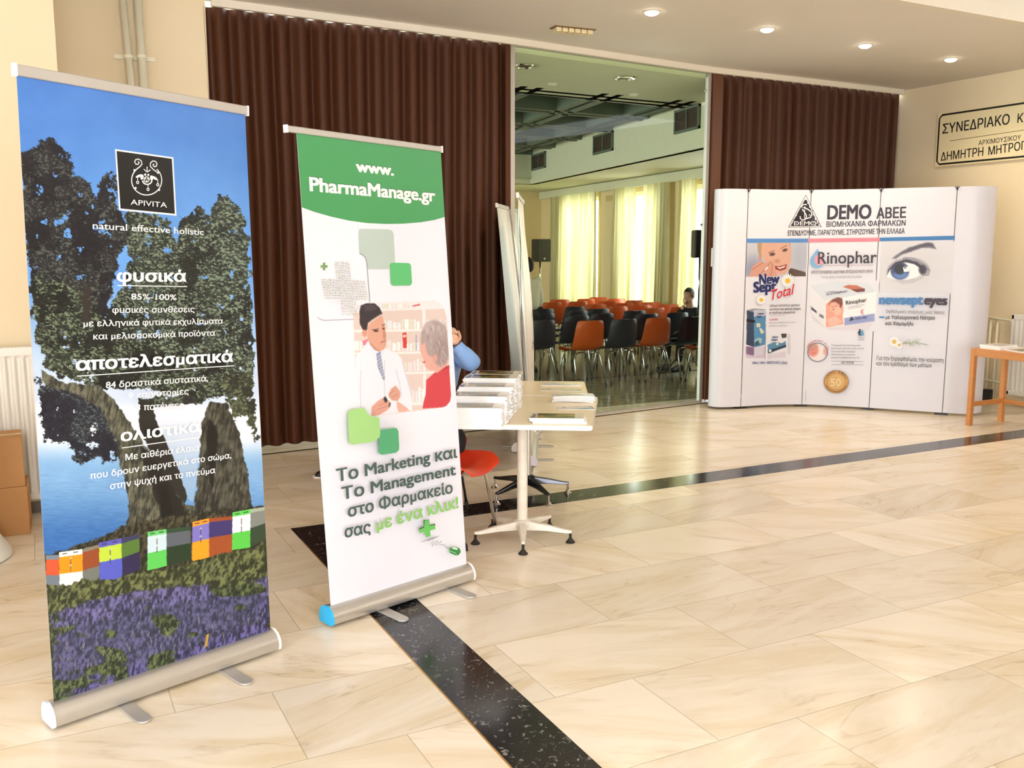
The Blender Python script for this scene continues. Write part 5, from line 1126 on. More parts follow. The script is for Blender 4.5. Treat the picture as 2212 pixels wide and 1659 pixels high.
# ------------------------------------------------------------------ ceiling lights and vent
for i, (px, py) in enumerate(((1408, 25), (1657, 62), (1869, 97), (2054, 127))):
    p = at(px, py, CZ); lab = ['bright round downlight nearest the ceiling vent, first of the row', 'second bright ceiling downlight from the vent', 'third bright ceiling downlight from the vent', 'ceiling downlight nearest the right wall, last of the row'][i]
    t = thing('downlight', (p[0], p[1], CZ), lab, 'ceiling light', 'row of ceiling downlights')
    m = MB(); m.lathe([(.062, -.002), (.060, -.008), (.046, -.008), (.044, .0)], (p[0], p[1], CZ)); m.link('trim_ring', M_white, t)
    m = MB(); m.lathe([(.056, -.004), (.050, -.018), (.030, -.028), (.001, -.032)], (p[0], p[1], CZ)); m.link('lamp', M_glow, t)
    add_light('downlight_beam', 'SPOT', (p[0], p[1], CZ-.06), (0, 0, 0), energy=80, color=(1.0, .82, .58), spot_size=math.radians(150), spot_blend=.8, shadow_soft_size=.05)
for px, py, lab in ((1133, 142, 'unlit round light in the hall soffit, left of the two'), (1350, 168, 'unlit round light in the hall soffit, right of the two')):
    p = at(px, py, HZ); t = thing('recessed_light', (p[0], p[1], HZ), lab, 'ceiling light', 'unlit hall soffit lights')
    m = MB(); m.lathe([(.11, -.002), (.105, -.014), (.08, -.016), (.075, -.004)], (p[0], p[1], HZ)); m.link('trim_ring', M_chrome, t)
    m = MB(); m.lathe([(.074, -.003), (.04, -.006), (.002, -.007)], (p[0], p[1], HZ)); m.link('reflector', M_grille, t)
pa, pb_ = at(1197, 58, CZ), at(1278, 66, CZ); t = thing('ceiling_vent', ((pa[0]+pb_[0])/2, (pa[1]+pb_[1])/2, CZ), 'small cream ceiling vent of six square cells', 'vent')
dd = (pb_-pa)/6
m = MB(); ang = math.atan2(dd[1], dd[0]); m.box((pa+pb_)/2-np.array([0, 0, .003]), (np.linalg.norm(pb_-pa)+.03, .12, .006), rot=ang); m.link('backing_plate', mat('vent_brown', (120, 92, 50), .6), t)  # plain brown plate behind the cream cells
for k in range(6):
    m = MB(); c0 = pa+dd*(k+.5); m.box((c0[0], c0[1], CZ-.022), (.048, .075, .032), rot=ang); m.link('vent_cell', mat('vent_cream', (236, 220, 176), .5), t, bevel=.003)
# ------------------------------------------------------------------ left side: radiator, boxes, pipes, pedestal
def radiator(x0, x1, y, z0, z1, axis, label, flip=1):
    """ribbed panel radiator along x (axis 0) or y (axis 1); y is the wall-side coordinate of its front"""
    t = thing('radiator', ((x0+x1)/2, y, z0) if axis == 0 else (y, (x0+x1)/2, z0), label, 'radiator')
    n = int((x1-x0)/.05); u = np.linspace(x0+.02, x1-.02, n*8+1); ph = (u-x0)*2*PI/.05; dep = .012*np.tanh(2.2*np.cos(ph))
    def pt(a, d_, z): return (a, y-d_, z) if axis == 0 else (y-d_, a, z)
    for off_, nm in ((0, 'front_panel'), (-.055, 'rear_panel')):
        m = MB(); zz = [z0+.03, z0+.05, (z0+z1)/2, z1-.06, z1-.04]; P = np.array([[pt(a, off_+d_*(0 if k in (0, 4) else 1), z) for a, d_ in zip(u, dep)] for k, z in enumerate(zz)]); m.sheet(P)
        m.box(pt((x0+x1)/2, off_, z1-.02) , (x1-x0, .02, .045) if axis == 0 else (.02, x1-x0, .045)); m.box(pt((x0+x1)/2, off_, z0+.015), (x1-x0, .02, .035) if axis == 0 else (.02, x1-x0, .035))
        for e in (x0+.01, x1-.01): m.box(pt(e, off_, (z0+z1)/2), (.02, .02, z1-z0) if axis == 0 else (.02, .02, z1-z0))
        m.link(nm, M_white, t)
    m = MB(); m.box(pt((x0+x1)/2, -.028, z1+.003), (x1-x0, .075, .006) if axis == 0 else (.075, x1-x0, .006))
    for k in range(int((x1-x0)/.02)): m.box(pt(x0+.01+k*.02, -.028, z1+.007), (.006, .06, .004) if axis == 0 else (.06, .006, .004))
    m.link('top_grille', M_white, t); return t
radiator(-1.15, .02, 6.335, .12, 1.055, 0, 'white ribbed radiator behind the cardboard boxes on the left wall')
b = MB(); b.box((-1.9, 6.452, .035), (4.2, .016, .07)); struct(b.link('baseboard_left', mat('grey_skirting', (120, 108, 96), .4)))
def cbox(c, size, rot, label, flaps=False):
    t = thing('cardboard_box', (c[0], c[1], c[2]-size[2]/2), label, 'box', 'stacked cardboard boxes on the left')
    m = MB(); m.box(c, size, rot); m.link('carton', M_card, t, bevel=.003)
    k, n = math.cos(rot), math.sin(rot); f = np.array([n, -k, 0])*(size[1]/2)
    m = MB(); m.box((c[0], c[1], c[2]+size[2]/2+.0006), (size[0]+.002, .05, .0012), rot); m.box((c[0]+f[0]*0+k*(size[0]/2+.0006), c[1]+n*(size[0]/2+.0006), c[2]+size[2]/2-.03), (.0012, .05, .06), rot); m.link('tape', M_tape, t)
    m = MB(); m.box((c[0], c[1], c[2]+size[2]/2+.0003), (size[0]*.998, .003, .0008), rot); m.link('flap_seam', M_grille, t)
    return t
bc = at(70, 1152, 0)
cbox((bc[0]-.235, bc[1]+.155, .1425), (.46, .31, .285), -.03, 'lower cardboard box of the stack on the floor by the left radiator')
cbox((bc[0]-.245, bc[1]+.150, .4275), (.45, .30, .285), .02, 'upper cardboard box of the stack by the left radiator')
t = thing('heating_pipes', (.85, 7.5, 0), 'pair of slightly slanting cream pipes clamped to the set-back wall', 'pipe')
P0, P1 = [], []
for px0, px1 in ((265, 283), (297, 310)):
    a_ = pd(px0, 0, 1); m = MB()
    def onw(px, py): d_ = ray(px, py); return EYE+d_*(7.49/d_[1])
    A_, B_ = onw(px0, 0), onw(px1, 175); dr = (B_-A_)/(B_[2]-A_[2]); top = A_+dr*(CZ-A_[2]); low = A_+dr*(.05-A_[2]); m.tube([top, low], .026 if px0 < 280 else .030, 14); m.link('pipe', M_pipe, t, smooth=True)
    P0.append(onw(px0+(px1-px0)*.7, 123))
m = MB(); c0, c1 = P0; m.box(((c0[0]+c1[0])/2, 7.535, (c0[2]+c1[2])/2), (.28, .012, .03)); m.link('clamp_bracket', M_pipe, t)
for c in P0:
    m = MB(); m.lathe([(.033, -.010), (.036, -.010), (.036, .012), (.033, .012)], tuple(c), 16); m.link('clamp_ring', M_pipe, t)
# tulip pedestal table whose foot reaches into the picture on the left
q = at(28, 1192, 0); cx, cy = q[0]-.315, q[1]-.02
t = thing('pedestal_table', (cx, cy, 0), 'white pedestal table whose flared foot shows at the left picture edge', 'table')
m = MB(); m.lathe([(.305, 0), (.315, .008), (.310, .03), (.25, .13), (.18, .27), (.12, .42), (.10, .56), (.10, .66), (.16, .70)], (cx, cy, 0), 40); auto_smooth(m.link('pedestal', M_plasw, t), 50)
m = MB(); m.lathe([(.26, .70), (.275, .712), (.275, .725), (.26, .73)], (cx, cy, 0), 48); m.link('table_top', M_lam, t)

# ------------------------------------------------------------------ white cafe tables
def star_table(name, cen, corners, ztop, label, legs, colm, foot_m, base_m, pole_r, hub_z, arm_r=.30):
    t = thing(name, (cen[0], cen[1], 0), label, 'table', 'pair of white-topped tables')
    # rounded rectangular top
    C = [np.array(c, float) for c in corners]; out = []
    for i in range(4):
        a, b_, d_ = C[i], C[i-1], C[(i+1) % 4]; e0 = (b_-a)/np.linalg.norm(b_-a); e1 = (d_-a)/np.linalg.norm(d_-a); r_ = .03
        for k in range(6): q = k/5; out.append(tuple(a+e0*r_*(1-q)**2+e1*r_*q**2))
    m = MB(); m.prism(out, ztop-.024, ztop, 0); o = m.link('table_top', [M_lam], t, bevel=.003)
    m = MB(); cc = sum(C)/4; out2 = [tuple(np.array(p)+(np.array(p)-cc)/np.linalg.norm(np.array(p)-cc)*.003) for p in out]; n = len(out)
    V = [(x, y, z) for z in (ztop-.026, ztop-.002) for x, y in out2]; m.add(V, [(i, (i+1) % n, n+(i+1) % n, n+i) for i in range(n)]); m.link('edge_band', M_plasw, t)
    m = MB(); m.tube([(cen[0], cen[1], hub_z), (cen[0], cen[1], ztop-.03)], pole_r, 24); auto_smooth(m.link('pole', colm, t))
    m = MB(); m.box((cen[0], cen[1], ztop-.032), (.30, .30, .012), rot=.5); m.link('mounting_plate', M_grille, t)
    m = MB(); m.lathe([(.03, hub_z-.045), (.05, hub_z-.02), (.05, hub_z+.01), (.032, hub_z+.02)], (cen[0], cen[1], 0)); auto_smooth(m.link('hub', base_m, t))
    for (lx, ly) in legs:
        e = np.array([lx, ly]); c2 = np.array(cen[:2]); d_ = (e-c2); L = np.linalg.norm(d_); d_ = d_/L; n_ = np.array([-d_[1], d_[0]]); e = c2+d_*L
        m = MB(); V = []
        for (s_, w, zt2, zb2) in ((.02, .026, hub_z+.012, hub_z-.042), (L*.5, .021, hub_z-.004, hub_z-.038), (L-.03, .014, hub_z-.025, hub_z-.045), (L+.008, .010, hub_z-.028, hub_z-.044)):
            p = c2+d_*s_; V += [(*(p-n_*w), zb2), (*(p+n_*w), zb2), (*(p+n_*w*.75), zt2), (*(p-n_*w*.75), zt2)]
        F_ = [(0, 3, 2, 1), (12, 13, 14, 15)]+[(4*i+k, 4*i+(k+1) % 4, 4*i+4+(k+1) % 4, 4*i+4+k) for i in range(3) for k in range(4)]
        m.add(V, F_); lg = m.link('leg', base_m, t, bevel=.004)
        m = MB(); m.tube([(e[0], e[1], .024), (e[0], e[1], hub_z-.040)], .008, 10, 0); m.lathe([(.026, 0), (.027, .005), (.016, .016), (.010, .026), (.001, .027)], (e[0], e[1], 0), 18); m.link('levelling_foot', foot_m, lg)
    return t
TZ = .74
hub = np.array(at(1130, 1150, .07)[:2])
ends = []
for px, py in ((1130, 1197), (1027, 1175), (1064, 1140), (1187, 1138), (1232, 1172)): ends.append(tuple(at(px, py, 0)[:2]))
hub = np.mean(ends, axis=0)
nR = at(1279, 920, TZ)[:2]; fR = at(1291, 857, TZ)[:2]; d1 = (fR-nR)/np.linalg.norm(fR-nR); d2_ = np.array([-d1[1], d1[0]])*.5+np.array([-.874, .486])*.5; d2_ /= np.linalg.norm(d2_)
Lx = .74
c_t1 = [tuple(nR), tuple(fR), tuple(fR+d2_*Lx), tuple(nR+d2_*Lx)]
star_table('cafe_table', hub, c_t1, TZ, 'nearer white table with a worn white star base, piled with magazines', ends, M_whitew, M_rubber, M_whitew, .030, .10)
f2 = at(1262, 824, TZ-.004)[:2]; n2 = at(1271, 855.5, TZ-.004)[:2]; n2 = fR+(n2-fR)*1.0+d1*.01
c_t2 = [tuple(n2), tuple(f2), tuple(f2+d2_*.68), tuple(n2+d2_*.68)]
hub2 = np.mean(c_t2, axis=0); ends2 = [tuple(hub2+.33*np.array([math.cos(math.radians(a)), math.sin(math.radians(a))])) for a in (235, 307, 19, 91, 163)]
ends2 = [tuple(at(1073, 1090, 0)[:2]), tuple(at(1185, 1092, 0)[:2]), tuple(at(1226, 1066, 0)[:2]), tuple(at(1150, 1030, 0)[:2]), tuple(at(1069, 1054, 0)[:2])]
hub2 = np.mean(ends2, axis=0)
star_table('cafe_table', hub2, c_t2, TZ-.004, 'farther white table with a dark polished star base', ends2, M_chrome, M_chrome, mat('dark_chrome', (70, 70, 74), .18, .9), .020, .11)

# ------------------------------------------------------------------ magazines and leaflets
def cover_art(s, kind):
    c = s.canvas(34, 26) if kind != 2 else s.canvas(30, 26)
    U, V = c.U, c.V; n = fbm(U*34, V*26, 7, 11+kind)
    if kind == 0:      # green-yellow picture on dark ground, pale margins
        c.C[:] = (232, 222, 206)
        M = ((U > .14) & (U < .84) & (V > .06) & (V < .92)).astype(float)[..., None]; base = np.array([38, 28, 18])*(1-n[..., None])+np.array([96, 70, 30])*n[..., None]
        g = (np.abs(V-.55-.15*np.sin(U*7)) < .16+.1*n).astype(float)[..., None]; base = base*(1-g)+(np.array([196, 150, 66])*(n[..., None] > .5)+np.array([112, 124, 60])*(n[..., None] <= .5))*g
        c.C = c.C*(1-M)+base*M; M = ((U > .02) & (U < .11) & (n > .45) & (V > .2)).astype(float)[..., None]; c.C = c.C*(1-M)+np.array([120, 104, 96])*M
    elif kind == 1:
        c.C[:] = (238, 236, 238); M = (n > .52).astype(float)[..., None]*((U > .1) & (U < .9) & (V > .15) & (V < .9))[..., None]; c.C = c.C*(1-M)+np.array([196, 190, 196])*M
    else:
        c.C[:] = (236, 228, 210); M = ((V > .55) & (U > .05)).astype(float)[..., None]*sst(.3, .8, U)[..., None]; c.C = c.C*(1-M)+np.array([120, 164, 176])*M
        M = ((n > .55) & (V < .5)).astype(float)[..., None]; c.C = c.C*(1-M)+np.array([150, 130, 112])*M
    c.done()
def booklet(name, c, ux, w, dep, th, label, group, kind=0, cover=False, parent_cat='magazine', bow=0.0):
    """c: centre of the lower face; ux: unit vector along the long side"""
    ux = np.array([ux[0], ux[1], 0]); uy = np.array([-ux[1], ux[0], 0]); c = np.asarray(c, float)
    m = MB(); n = 6; P = []
    for i in range(n+1):
        uu = -w/2+w*i/n; zz = bow*(1-(2*i/n-1)**2)
        for (y, z) in ((-dep/2, 0), (dep/2, 0), (dep/2, th), (-dep/2, th)): P.append(c+ux*uu+uy*y+np.array([0, 0, z+zz]))
    F_ = [(0, 1, 2, 3), tuple(4*n+k for k in (3, 2, 1, 0))]+[(4*i+(k+1) % 4, 4*i+k, 4*i+4+k, 4*i+4+(k+1) % 4) for i in range(n) for k in range(4)]
    m.add(P, F_); o = m.link(name, M_paper, origin=c); tag(o, label, parent_cat, group)
    if cover:
        def fn(u, v): u = np.asarray(u, float)[..., None]; v = np.asarray(v, float)[..., None]; return c+ux*(u-.5)*w+uy*(.5-v)*dep+np.array([0, 0, 1.])*(th+.0006+bow*(1-(2*u-1)**2))
        s = Surf(fn, w, dep, .9); cover_art(s, kind); p = s.mb.link('cover', M_gloss, o, ink=True)
    return o
SN = ['tall front', 'second', 'middle', 'fourth', 'rearmost']
ORD = 'first second third fourth fifth sixth seventh eighth ninth tenth eleventh twelfth thirteenth fourteenth fifteenth sixteenth seventeenth eighteenth nineteenth twentieth twenty-first twenty-second twenty-third twenty-fourth'.split()
edge_dir = d2_*-1            # along the near edge towards the right
rs = random.Random(12)
piles = [(985, 1085, 882), (989, 1101, 855), (997, 1105, 838), (1003, 1109, 817), (1011, 1113, 809)]
tops = ['topmost magazine of the tall front stack, picture cover showing', 'topmost magazine of the second stack from the front', 'topmost magazine of the middle stack', 'topmost magazine of the fourth stack', 'topmost magazine of the rearmost stack, picture cover showing']
LW, LD, TH = .295, .158, .0085
base = np.array(at(1083, 929, TZ)[:2])+d1*.006
for k in range(5):
    rc = base+d1*(LD+.006)*k+edge_dir*(.004*k)
    ctr = rc-edge_dir*LW/2+d1*LD/2
    # pile height from where its front top edge shows
    fm = ctr-d1*LD/2; dp = (np.array([fm[0], fm[1], 0.9])-EYE)@FW
    z_top = 1.65-0; zz = .74
    for z in np.arange(.76, 1.0, .002):
        if proj([fm[0], fm[1], z])[1] < piles[k][2]: zz = z; break
    n = max(4, int(round((zz-TZ)/TH)))
    for i in range(n):
        j = edge_dir*rs.uniform(-.009, .009)+d1*rs.uniform(-.0015, .0015) if k else edge_dir*rs.uniform(-.005, .005)
        a = rs.uniform(-.02, .02)*(1 if k else .4); u_ = np.array([edge_dir[0]*math.cos(a)-edge_dir[1]*math.sin(a), edge_dir[0]*math.sin(a)+edge_dir[1]*math.cos(a)])
        top = i == n-1
        booklet('magazine', (*(ctr+j), TZ+i*TH), u_, LW, LD-.004, TH-.0006, tops[k] if top else 'magazine %s below the top of the %s magazine stack' % (ORD[n-2-i], SN[k]), 'magazines of stack %s' % ['one at the front', 'two', 'three', 'four', 'five at the back'][k], 0, top)
# pile at the right front corner
pr = np.array(at(1262, 917, TZ)[:2]); ctr = pr-edge_dir*.15+d1*.085
for i in range(3): booklet('magazine', (*(ctr+edge_dir*[.0, .004, .018][2-i]*(1 if i else 1)+d1*rs.uniform(0, .006)), TZ+i*.0095), edge_dir, .285, .15, .0090, ['bottom magazine of the low pile at the right front table corner', 'middle magazine of the low pile at the right front table corner', 'topmost magazine of the low pile at the right front table corner'][i], 'low pile at the right front table corner', 0, i == 2)
p = np.array(at(1243, 882, TZ)[:2]); booklet('leaflet', (*p, TZ), (edge_dir*.98+d1*.17)/np.linalg.norm(edge_dir*.98+d1*.17), .21, .10, .002, 'blue-edged leaflet half hidden behind the right front magazine pile', None, 2, True, 'leaflet')
p = np.array(at(1238, 866, TZ)[:2])
for i in range(6):
    a = (i-2.5)*.035; u_ = np.array([edge_dir[0]*math.cos(a)-edge_dir[1]*math.sin(a), edge_dir[0]*math.sin(a)+edge_dir[1]*math.cos(a)])
    booklet('leaflet', (*(p+edge_dir*rs.uniform(-.014, .014)), TZ+i*.0062), u_, .25, .115, .0048, ['lowest', 'second lowest', 'third lowest', 'fourth lowest', 'second highest', 'topmost'][i]+' folded leaflet of the loose white pile near the right table edge', 'loose pile of folded leaflets', 1, i == 5, 'leaflet', .004)
p = np.array(at(1212, 843, TZ-.004)[:2]); booklet('leaflet', (*p, TZ-.004), edge_dir, .27, .07, .003, 'flat leaflet with a blue stripe on the farther table, nearer of the two', None, 2, True, 'leaflet')
p = np.array(at(1212, 831.5, TZ-.004)[:2])
booklet('leaflet', (*p, TZ-.004), edge_dir, .27, .12, .006, 'pale printed leaflet lying at the back of the farther table', None, 1, True, 'leaflet')

# ------------------------------------------------------------------ shell chairs
def shell_chair(name, m_shell, label, hs=1.0, cat='chair'):
    t = thing(name, (0, 0, 0), label, cat)
    prof = [(-.245, .80, .150), (-.243, .785, .176), (-.236, .72, .192), (-.222, .64, .200), (-.206, .57, .206), (-.190, .51, .212), (-.165, .465, .216), (-.12, .440, .220), (-.05, .430, .222), (.03, .432, .222), (.11, .438, .220), (.18, .436, .214), (.225, .420, .200), (.240, .395, .180)]
    n = 13; P = np.zeros((len(prof), n, 3))
    for i, (y, z, w) in enumerate(prof):
        for j in range(n):
            u = -1+2*j/(n-1); e = abs(u)**2.2
            back = 1 if i < 5 else max(0, 1-(i-5)/3)
            P[i, j] = (w*u, y*1.0+.045*e*back, z+.035*e*(1-back)-(.012*abs(u)**4 if i in (0, 12, 13) else 0))
    Q = P.copy(); Nn = np.cross(np.gradient(P, axis=0), np.gradient(P, axis=1)); Nn /= np.linalg.norm(Nn, axis=2, keepdims=True); Q = P+Nn*.008
    m = MB(); m.sheet(P); m.sheet(Q[:, ::-1]); R, Cn = P.shape[:2]
    bd = [(0, j) for j in range(Cn)]+[(i, Cn-1) for i in range(1, R)]+[(R-1, j) for j in range(Cn-2, -1, -1)]+[(i, 0) for i in range(R-2, 0, -1)]
    V = [P[a] for a in bd]+[Q[a] for a in bd]; k = len(bd); m.add(V, [(i, (i+1) % k, k+(i+1) % k, k+i) for i in range(k)])
    auto_smooth(m.link('shell', m_shell, t), 60)
    for sx2 in (-1, 1):
        for (y0, y1, z0) in ((.14, .205, .425), (-.13, -.245, .418)):
            x0, x1 = .15, .205
            m = MB(); m.tube([(0.0 if False else sx2*.05, y0, z0-.012), (sx2*(x0-.03), y0, z0-.012), (sx2*(x0+.015), y0+(y1-y0)*.05, z0-.03), (sx2*(x0+.03), y0+(y1-y0)*.15, z0-.075), (sx2*x1, y1, .012)], .0108, 10); lg = m.link('leg', M_chrome, t, smooth=True)
            m = MB(); d_ = np.array([sx2*(x1-x0-.03), (y1-y0)*.85, -.34]); d_ /= np.linalg.norm(d_); e = np.array([sx2*x1, y1, .012]); m.tube([e-d_*.02, e+d_*.012], .013, 10); m.link('foot_cap', M_rubber, lg)
    return t
# red chair beside the nearer table, facing right
rc_ = shell_chair('shell_chair', M_red, 'empty red-orange shell chair with bent chrome legs in front of the nearer table')
fl = at(1013, 1184, 0); fr_ = at(1062, 1150, 0)
ang = math.atan2(fr_[1]-fl[1], fr_[0]-fl[0])   # line through the two visible feet
rot_rc = math.radians(-140)
def rotz(v, a): return np.array([v[0]*math.cos(a)-v[1]*math.sin(a), v[0]*math.sin(a)+v[1]*math.cos(a)])
rc_.rotation_euler = (0, 0, rot_rc)
rc_pos = (fl[:2]+fr_[:2])/2-rotz((0, .20), rot_rc); rc_.location = (rc_pos[0], rc_pos[1], 0)
pc_ = dup(rc_, None, math.radians(-168), 'red-orange shell chair under the person in the light blue shirt')
for z_ in (0,):
    hp = pd(915, 900, 5.95); pc_.location = (hp[0], hp[1]+.04, 0)

# hall chairs
ch_o = shell_chair('shell_chair', M_orange, 'x'); ch_n = shell_chair('shell_chair', M_navy, 'x')
used = {'o': False, 'n': False}
hall = [ # colour, px, py of the top of the back, label
 ('n', 1174, 692, 'dark navy shell chair at the left end of the front hall row'), ('o', 1247, 694, 'leftmost orange shell chair in the front hall row'), ('n', 1312, 691, 'dark navy shell chair between the two left orange chairs of the front hall row'),
 ('o', 1388, 688, 'orange shell chair in the middle of the front hall row'), ('n', 1460, 686, 'dark navy shell chair in front of the seated man'), ('o', 1512, 688, 'orange shell chair cut by the right door edge'),
 ('n', 1176, 677, 'navy chair just behind the leftmost front chair'), ('n', 1243, 681, 'navy chair just behind the leftmost orange front chair'), ('n', 1304, 677, 'navy chair just behind the front navy chair between orange ones'), ('n', 1372, 677, 'navy chair just behind the middle orange front chair'), ('n', 1443, 676, 'navy chair behind the front navy chair before the seated man'),
 ('n', 1176, 667, 'navy chair third from the front at the left'), ('n', 1239, 670, 'navy chair third from the front, second column from the left'), ('n', 1299, 668, 'navy chair third from the front, third column from the left'), ('n', 1365, 670, 'navy chair third from the front, fourth column from the left'),
 ('n', 1176, 659, 'farthest navy chair in the left column'), ('n', 1233, 661, 'farthest navy chair in the second column from the left'),
 ('o', 1477, 663, 'orange chair directly left of the seated man'), ('o', 1437, 663, 'orange chair behind the navy pair near the seated man'), ('o', 1400, 659, 'orange chair three places left of the seated man'),
 ('o', 1362, 659, 'bright orange chair behind the fourth navy column'), ('o', 1321, 658, 'bright orange chair behind the third navy column'), ('o', 1284, 655, 'orange chair between the second and third navy columns, farther back'), ('o', 1253, 654, 'orange chair behind the second navy column'), ('o', 1213, 652, 'orange chair behind and between the two left navy columns'),
 ('o', 1457, 655, 'orange chair in the second last row toward the right'), ('o', 1420, 653, 'orange chair in the second last row right of centre'), ('o', 1380, 651, 'orange chair in the second last row at its centre'), ('o', 1345, 651, 'orange chair in the second last row left of centre'), ('o', 1308, 650, 'orange chair in the second last row below the middle curtain edge'),
 ('o', 1182, 648, 'leftmost orange chair of the last row, by the loudspeaker stand'), ('o', 1208, 647, 'second orange chair of the last row'), ('o', 1242, 646, 'orange chair of the last row under the left window'), ('o', 1279, 645, 'orange chair of the last row right of the left window'), ('o', 1324, 647, 'orange chair of the last row under the narrow middle curtain'), ('o', 1366, 649, 'orange chair of the last row under the bright window gap'),
]
placed = []
for colr, px, py, lab in hall:
    p = at(px, py, .80)[:2]
    c = np.array([p[0], p[1]+.245])
    for _ in range(200):     # keep clear of the neighbours
        mv = np.zeros(2)
        for q in placed:
            d_ = c-q; ex = .50-abs(d_[0]); ey = .56-abs(d_[1])
            if ex > 0 and ey > 0:
                if ex < ey: mv[0] += np.sign(d_[0]+1e-6)*ex*.6
                else: mv[1] += np.sign(d_[1]+1e-6)*ey*.6
        if np.abs(mv).max() < 1e-3: break
        c = c+mv; c[0] = min(c[0], ww(c[1])-.42)
    c[0] = min(c[0], ww(c[1])-.42)
    placed.append(c)
for _ in range(300):      # settle the rows so that no two chairs touch
    for i in range(len(placed)):
        for j in range(i):
            d_ = placed[i]-placed[j]; ex = .50-abs(d_[0]); ey = .58-abs(d_[1])
            if ex > 0 and ey > 0:
                k = 0 if ex < ey else 1; mv = (ex, ey)[k]*.5*(1 if d_[k] >= 0 else -1); placed[i][k] += mv; placed[j][k] -= mv
    for c in placed: c[0] = min(c[0], ww(c[1])-.42); c[1] = min(c[1], 17.0)
for (colr, px, py, lab), c in zip(hall, placed):
    src = ch_o if colr == 'o' else ch_n; rz = rs.uniform(-.06, .06)
    if not used[colr]: src.location = (c[0], c[1], 0); src.rotation_euler = (0, 0, rz); src['label'] = lab; used[colr] = True; src['group'] = 'shell chairs in rows in the hall'
    else: dup(src, (c[0], c[1], 0), rz, lab, 'shell chairs in rows in the hall')

# ------------------------------------------------------------------ loudspeakers on stands in the hall
def speaker(c, rot, w, h, d_, label, slabel):
    t = thing('loudspeaker', (c[0], c[1], c[2]-h/2), label, 'loudspeaker')
    m = MB(); k = [(-w/2, -d_/2), (w/2, -d_/2), (w/2*.72, d_/2), (-w/2*.72, d_/2)]; k = [tuple(rotz(q, rot)+np.array(c[:2])) for q in k]; m.prism(k, c[2]-h/2, c[2]+h/2); m.link('cabinet', M_blackpl, t, bevel=.02)
    f = rotz((0, -1), rot)*(d_/2+.004)
    m = MB(); m.box((c[0]+f[0], c[1]+f[1], c[2]), (w*.88, .008, h*.90), rot); m.link('front_grille', mat('speaker_mesh', (30, 30, 32), .6, bump=.3, bscale=200), t)
    f2 = rotz((0, -1), rot)*(d_/2+.010)
    m = MB(); m.box((c[0]+f2[0], c[1]+f2[1], c[2]-h*.36), (.035, .004, .035), rot); m.link('badge', M_alum, t)
    s_ = thing('speaker_stand', (c[0], c[1], 0), slabel, 'stand'); zb = c[2]-h/2
    m = MB(); m.tube([(c[0], c[1], .1), (c[0], c[1], .85)], .019, 12); m.link('lower_tube', M_chrome, s_, smooth=True)
    m = MB(); m.tube([(c[0], c[1], .85), (c[0], c[1], zb-.001)], .016, 12); m.link('upper_tube', M_chrome, s_, smooth=True)
    m = MB(); m.lathe([(.028, .80), (.028, .88)], (c[0], c[1], 0)); m.tube([(c[0], c[1], .84), (c[0]+.05, c[1], .84)], .008, 8); m.link('clamp', M_blackpl, s_)
    for a in (30, 150, 270):
        e = np.array([math.cos(math.radians(a)), math.sin(math.radians(a)), 0])*.42; m = MB(); b0 = np.array([c[0], c[1], .55]); m.tube([b0, np.array([c[0], c[1], .012])+e], .010, 8); m.tube([np.array([c[0], c[1], .14]), b0*.45+(np.array([c[0], c[1], .012])+e)*.55], .006, 6); m.link('leg', M_blackpl, s_)
c_s = pd(1167, 541, 18.2); speaker(c_s, .1, .33, .44, .28, 'black loudspeaker on a stand in the far left corner of the hall', 'chrome loudspeaker stand in the far left corner of the hall')
c_s = pd(1513, 527, 12.2); speaker(c_s, -.3, .24, .36, .24, 'black loudspeaker partly cut by the right edge of the glass door', 'stand under the loudspeaker at the right door edge')

# ------------------------------------------------------------------ wooden table on the right with magazines
tz = .73; A_ = at(2097, 752, tz); x0, y1_ = A_[0], A_[1]; x1, y0_ = x0+.50, y1_-1.15
t = thing('wooden_table', ((x0+x1)/2, (y0_+y1_)/2, 0), 'narrow orange-wood table with crossed lower rails at the right picture edge', 'table')
m = MB(); m.box(((x0+x1)/2, (y0_+y1_)/2, tz-.011), (x1-x0-.04, y1_-y0_-.04, .022)); m.link('table_top', M_wood, t)
for nm, c, sz in (('front_rail', (x0+.0125, (y0_+y1_)/2, tz-.035), (.025, y1_-y0_-.09, .07)), ('rear_rail', (x1-.0125, (y0_+y1_)/2, tz-.035), (.025, y1_-y0_-.09, .07)), ('side_rail', ((x0+x1)/2, y1_-.0125, tz-.035), (x1-x0-.09, .025, .07)), ('side_rail', ((x0+x1)/2, y0_+.0125, tz-.035), (x1-x0-.09, .025, .07))):
    m = MB(); m.box(c, sz); m.link(nm, M_wood, t, bevel=.003)
for cx, cy in ((x0+.0225, y1_-.0225), (x1-.0225, y1_-.0225), (x0+.0225, y0_+.0225), (x1-.0225, y0_+.0225)):
    m = MB(); m.box((cx, cy, tz/2), (.045, .045, tz)); m.link('leg', M_wood, t, bevel=.003)
m = MB(); m.box(((x0+x1)/2, y1_-.0225, .20), (x1-x0-.09, .022, .045)); m.link('stretcher', M_wood, t, bevel=.003)
m = MB(); m.box(((x0+x1)/2, y0_+.0225, .20), (x1-x0-.09, .022, .045)); m.link('stretcher', M_wood, t, bevel=.003)
m = MB(); m.box((x1-.0225, (y0_+y1_)/2, .20), (.022, y1_-y0_-.09, .045)); m.link('stretcher', M_wood, t, bevel=.003)
for i in range(3): booklet('magazine', (x0+.20, y1_-.15+.006*i, tz+i*.012), (0, 1) if False else (1, 0), .27, .20, .0115, ['bottom', 'middle', 'topmost'][i]+' magazine of the small pile at the left end of the wooden table', 'small pile at the left end of the wooden table', 1, i == 2)
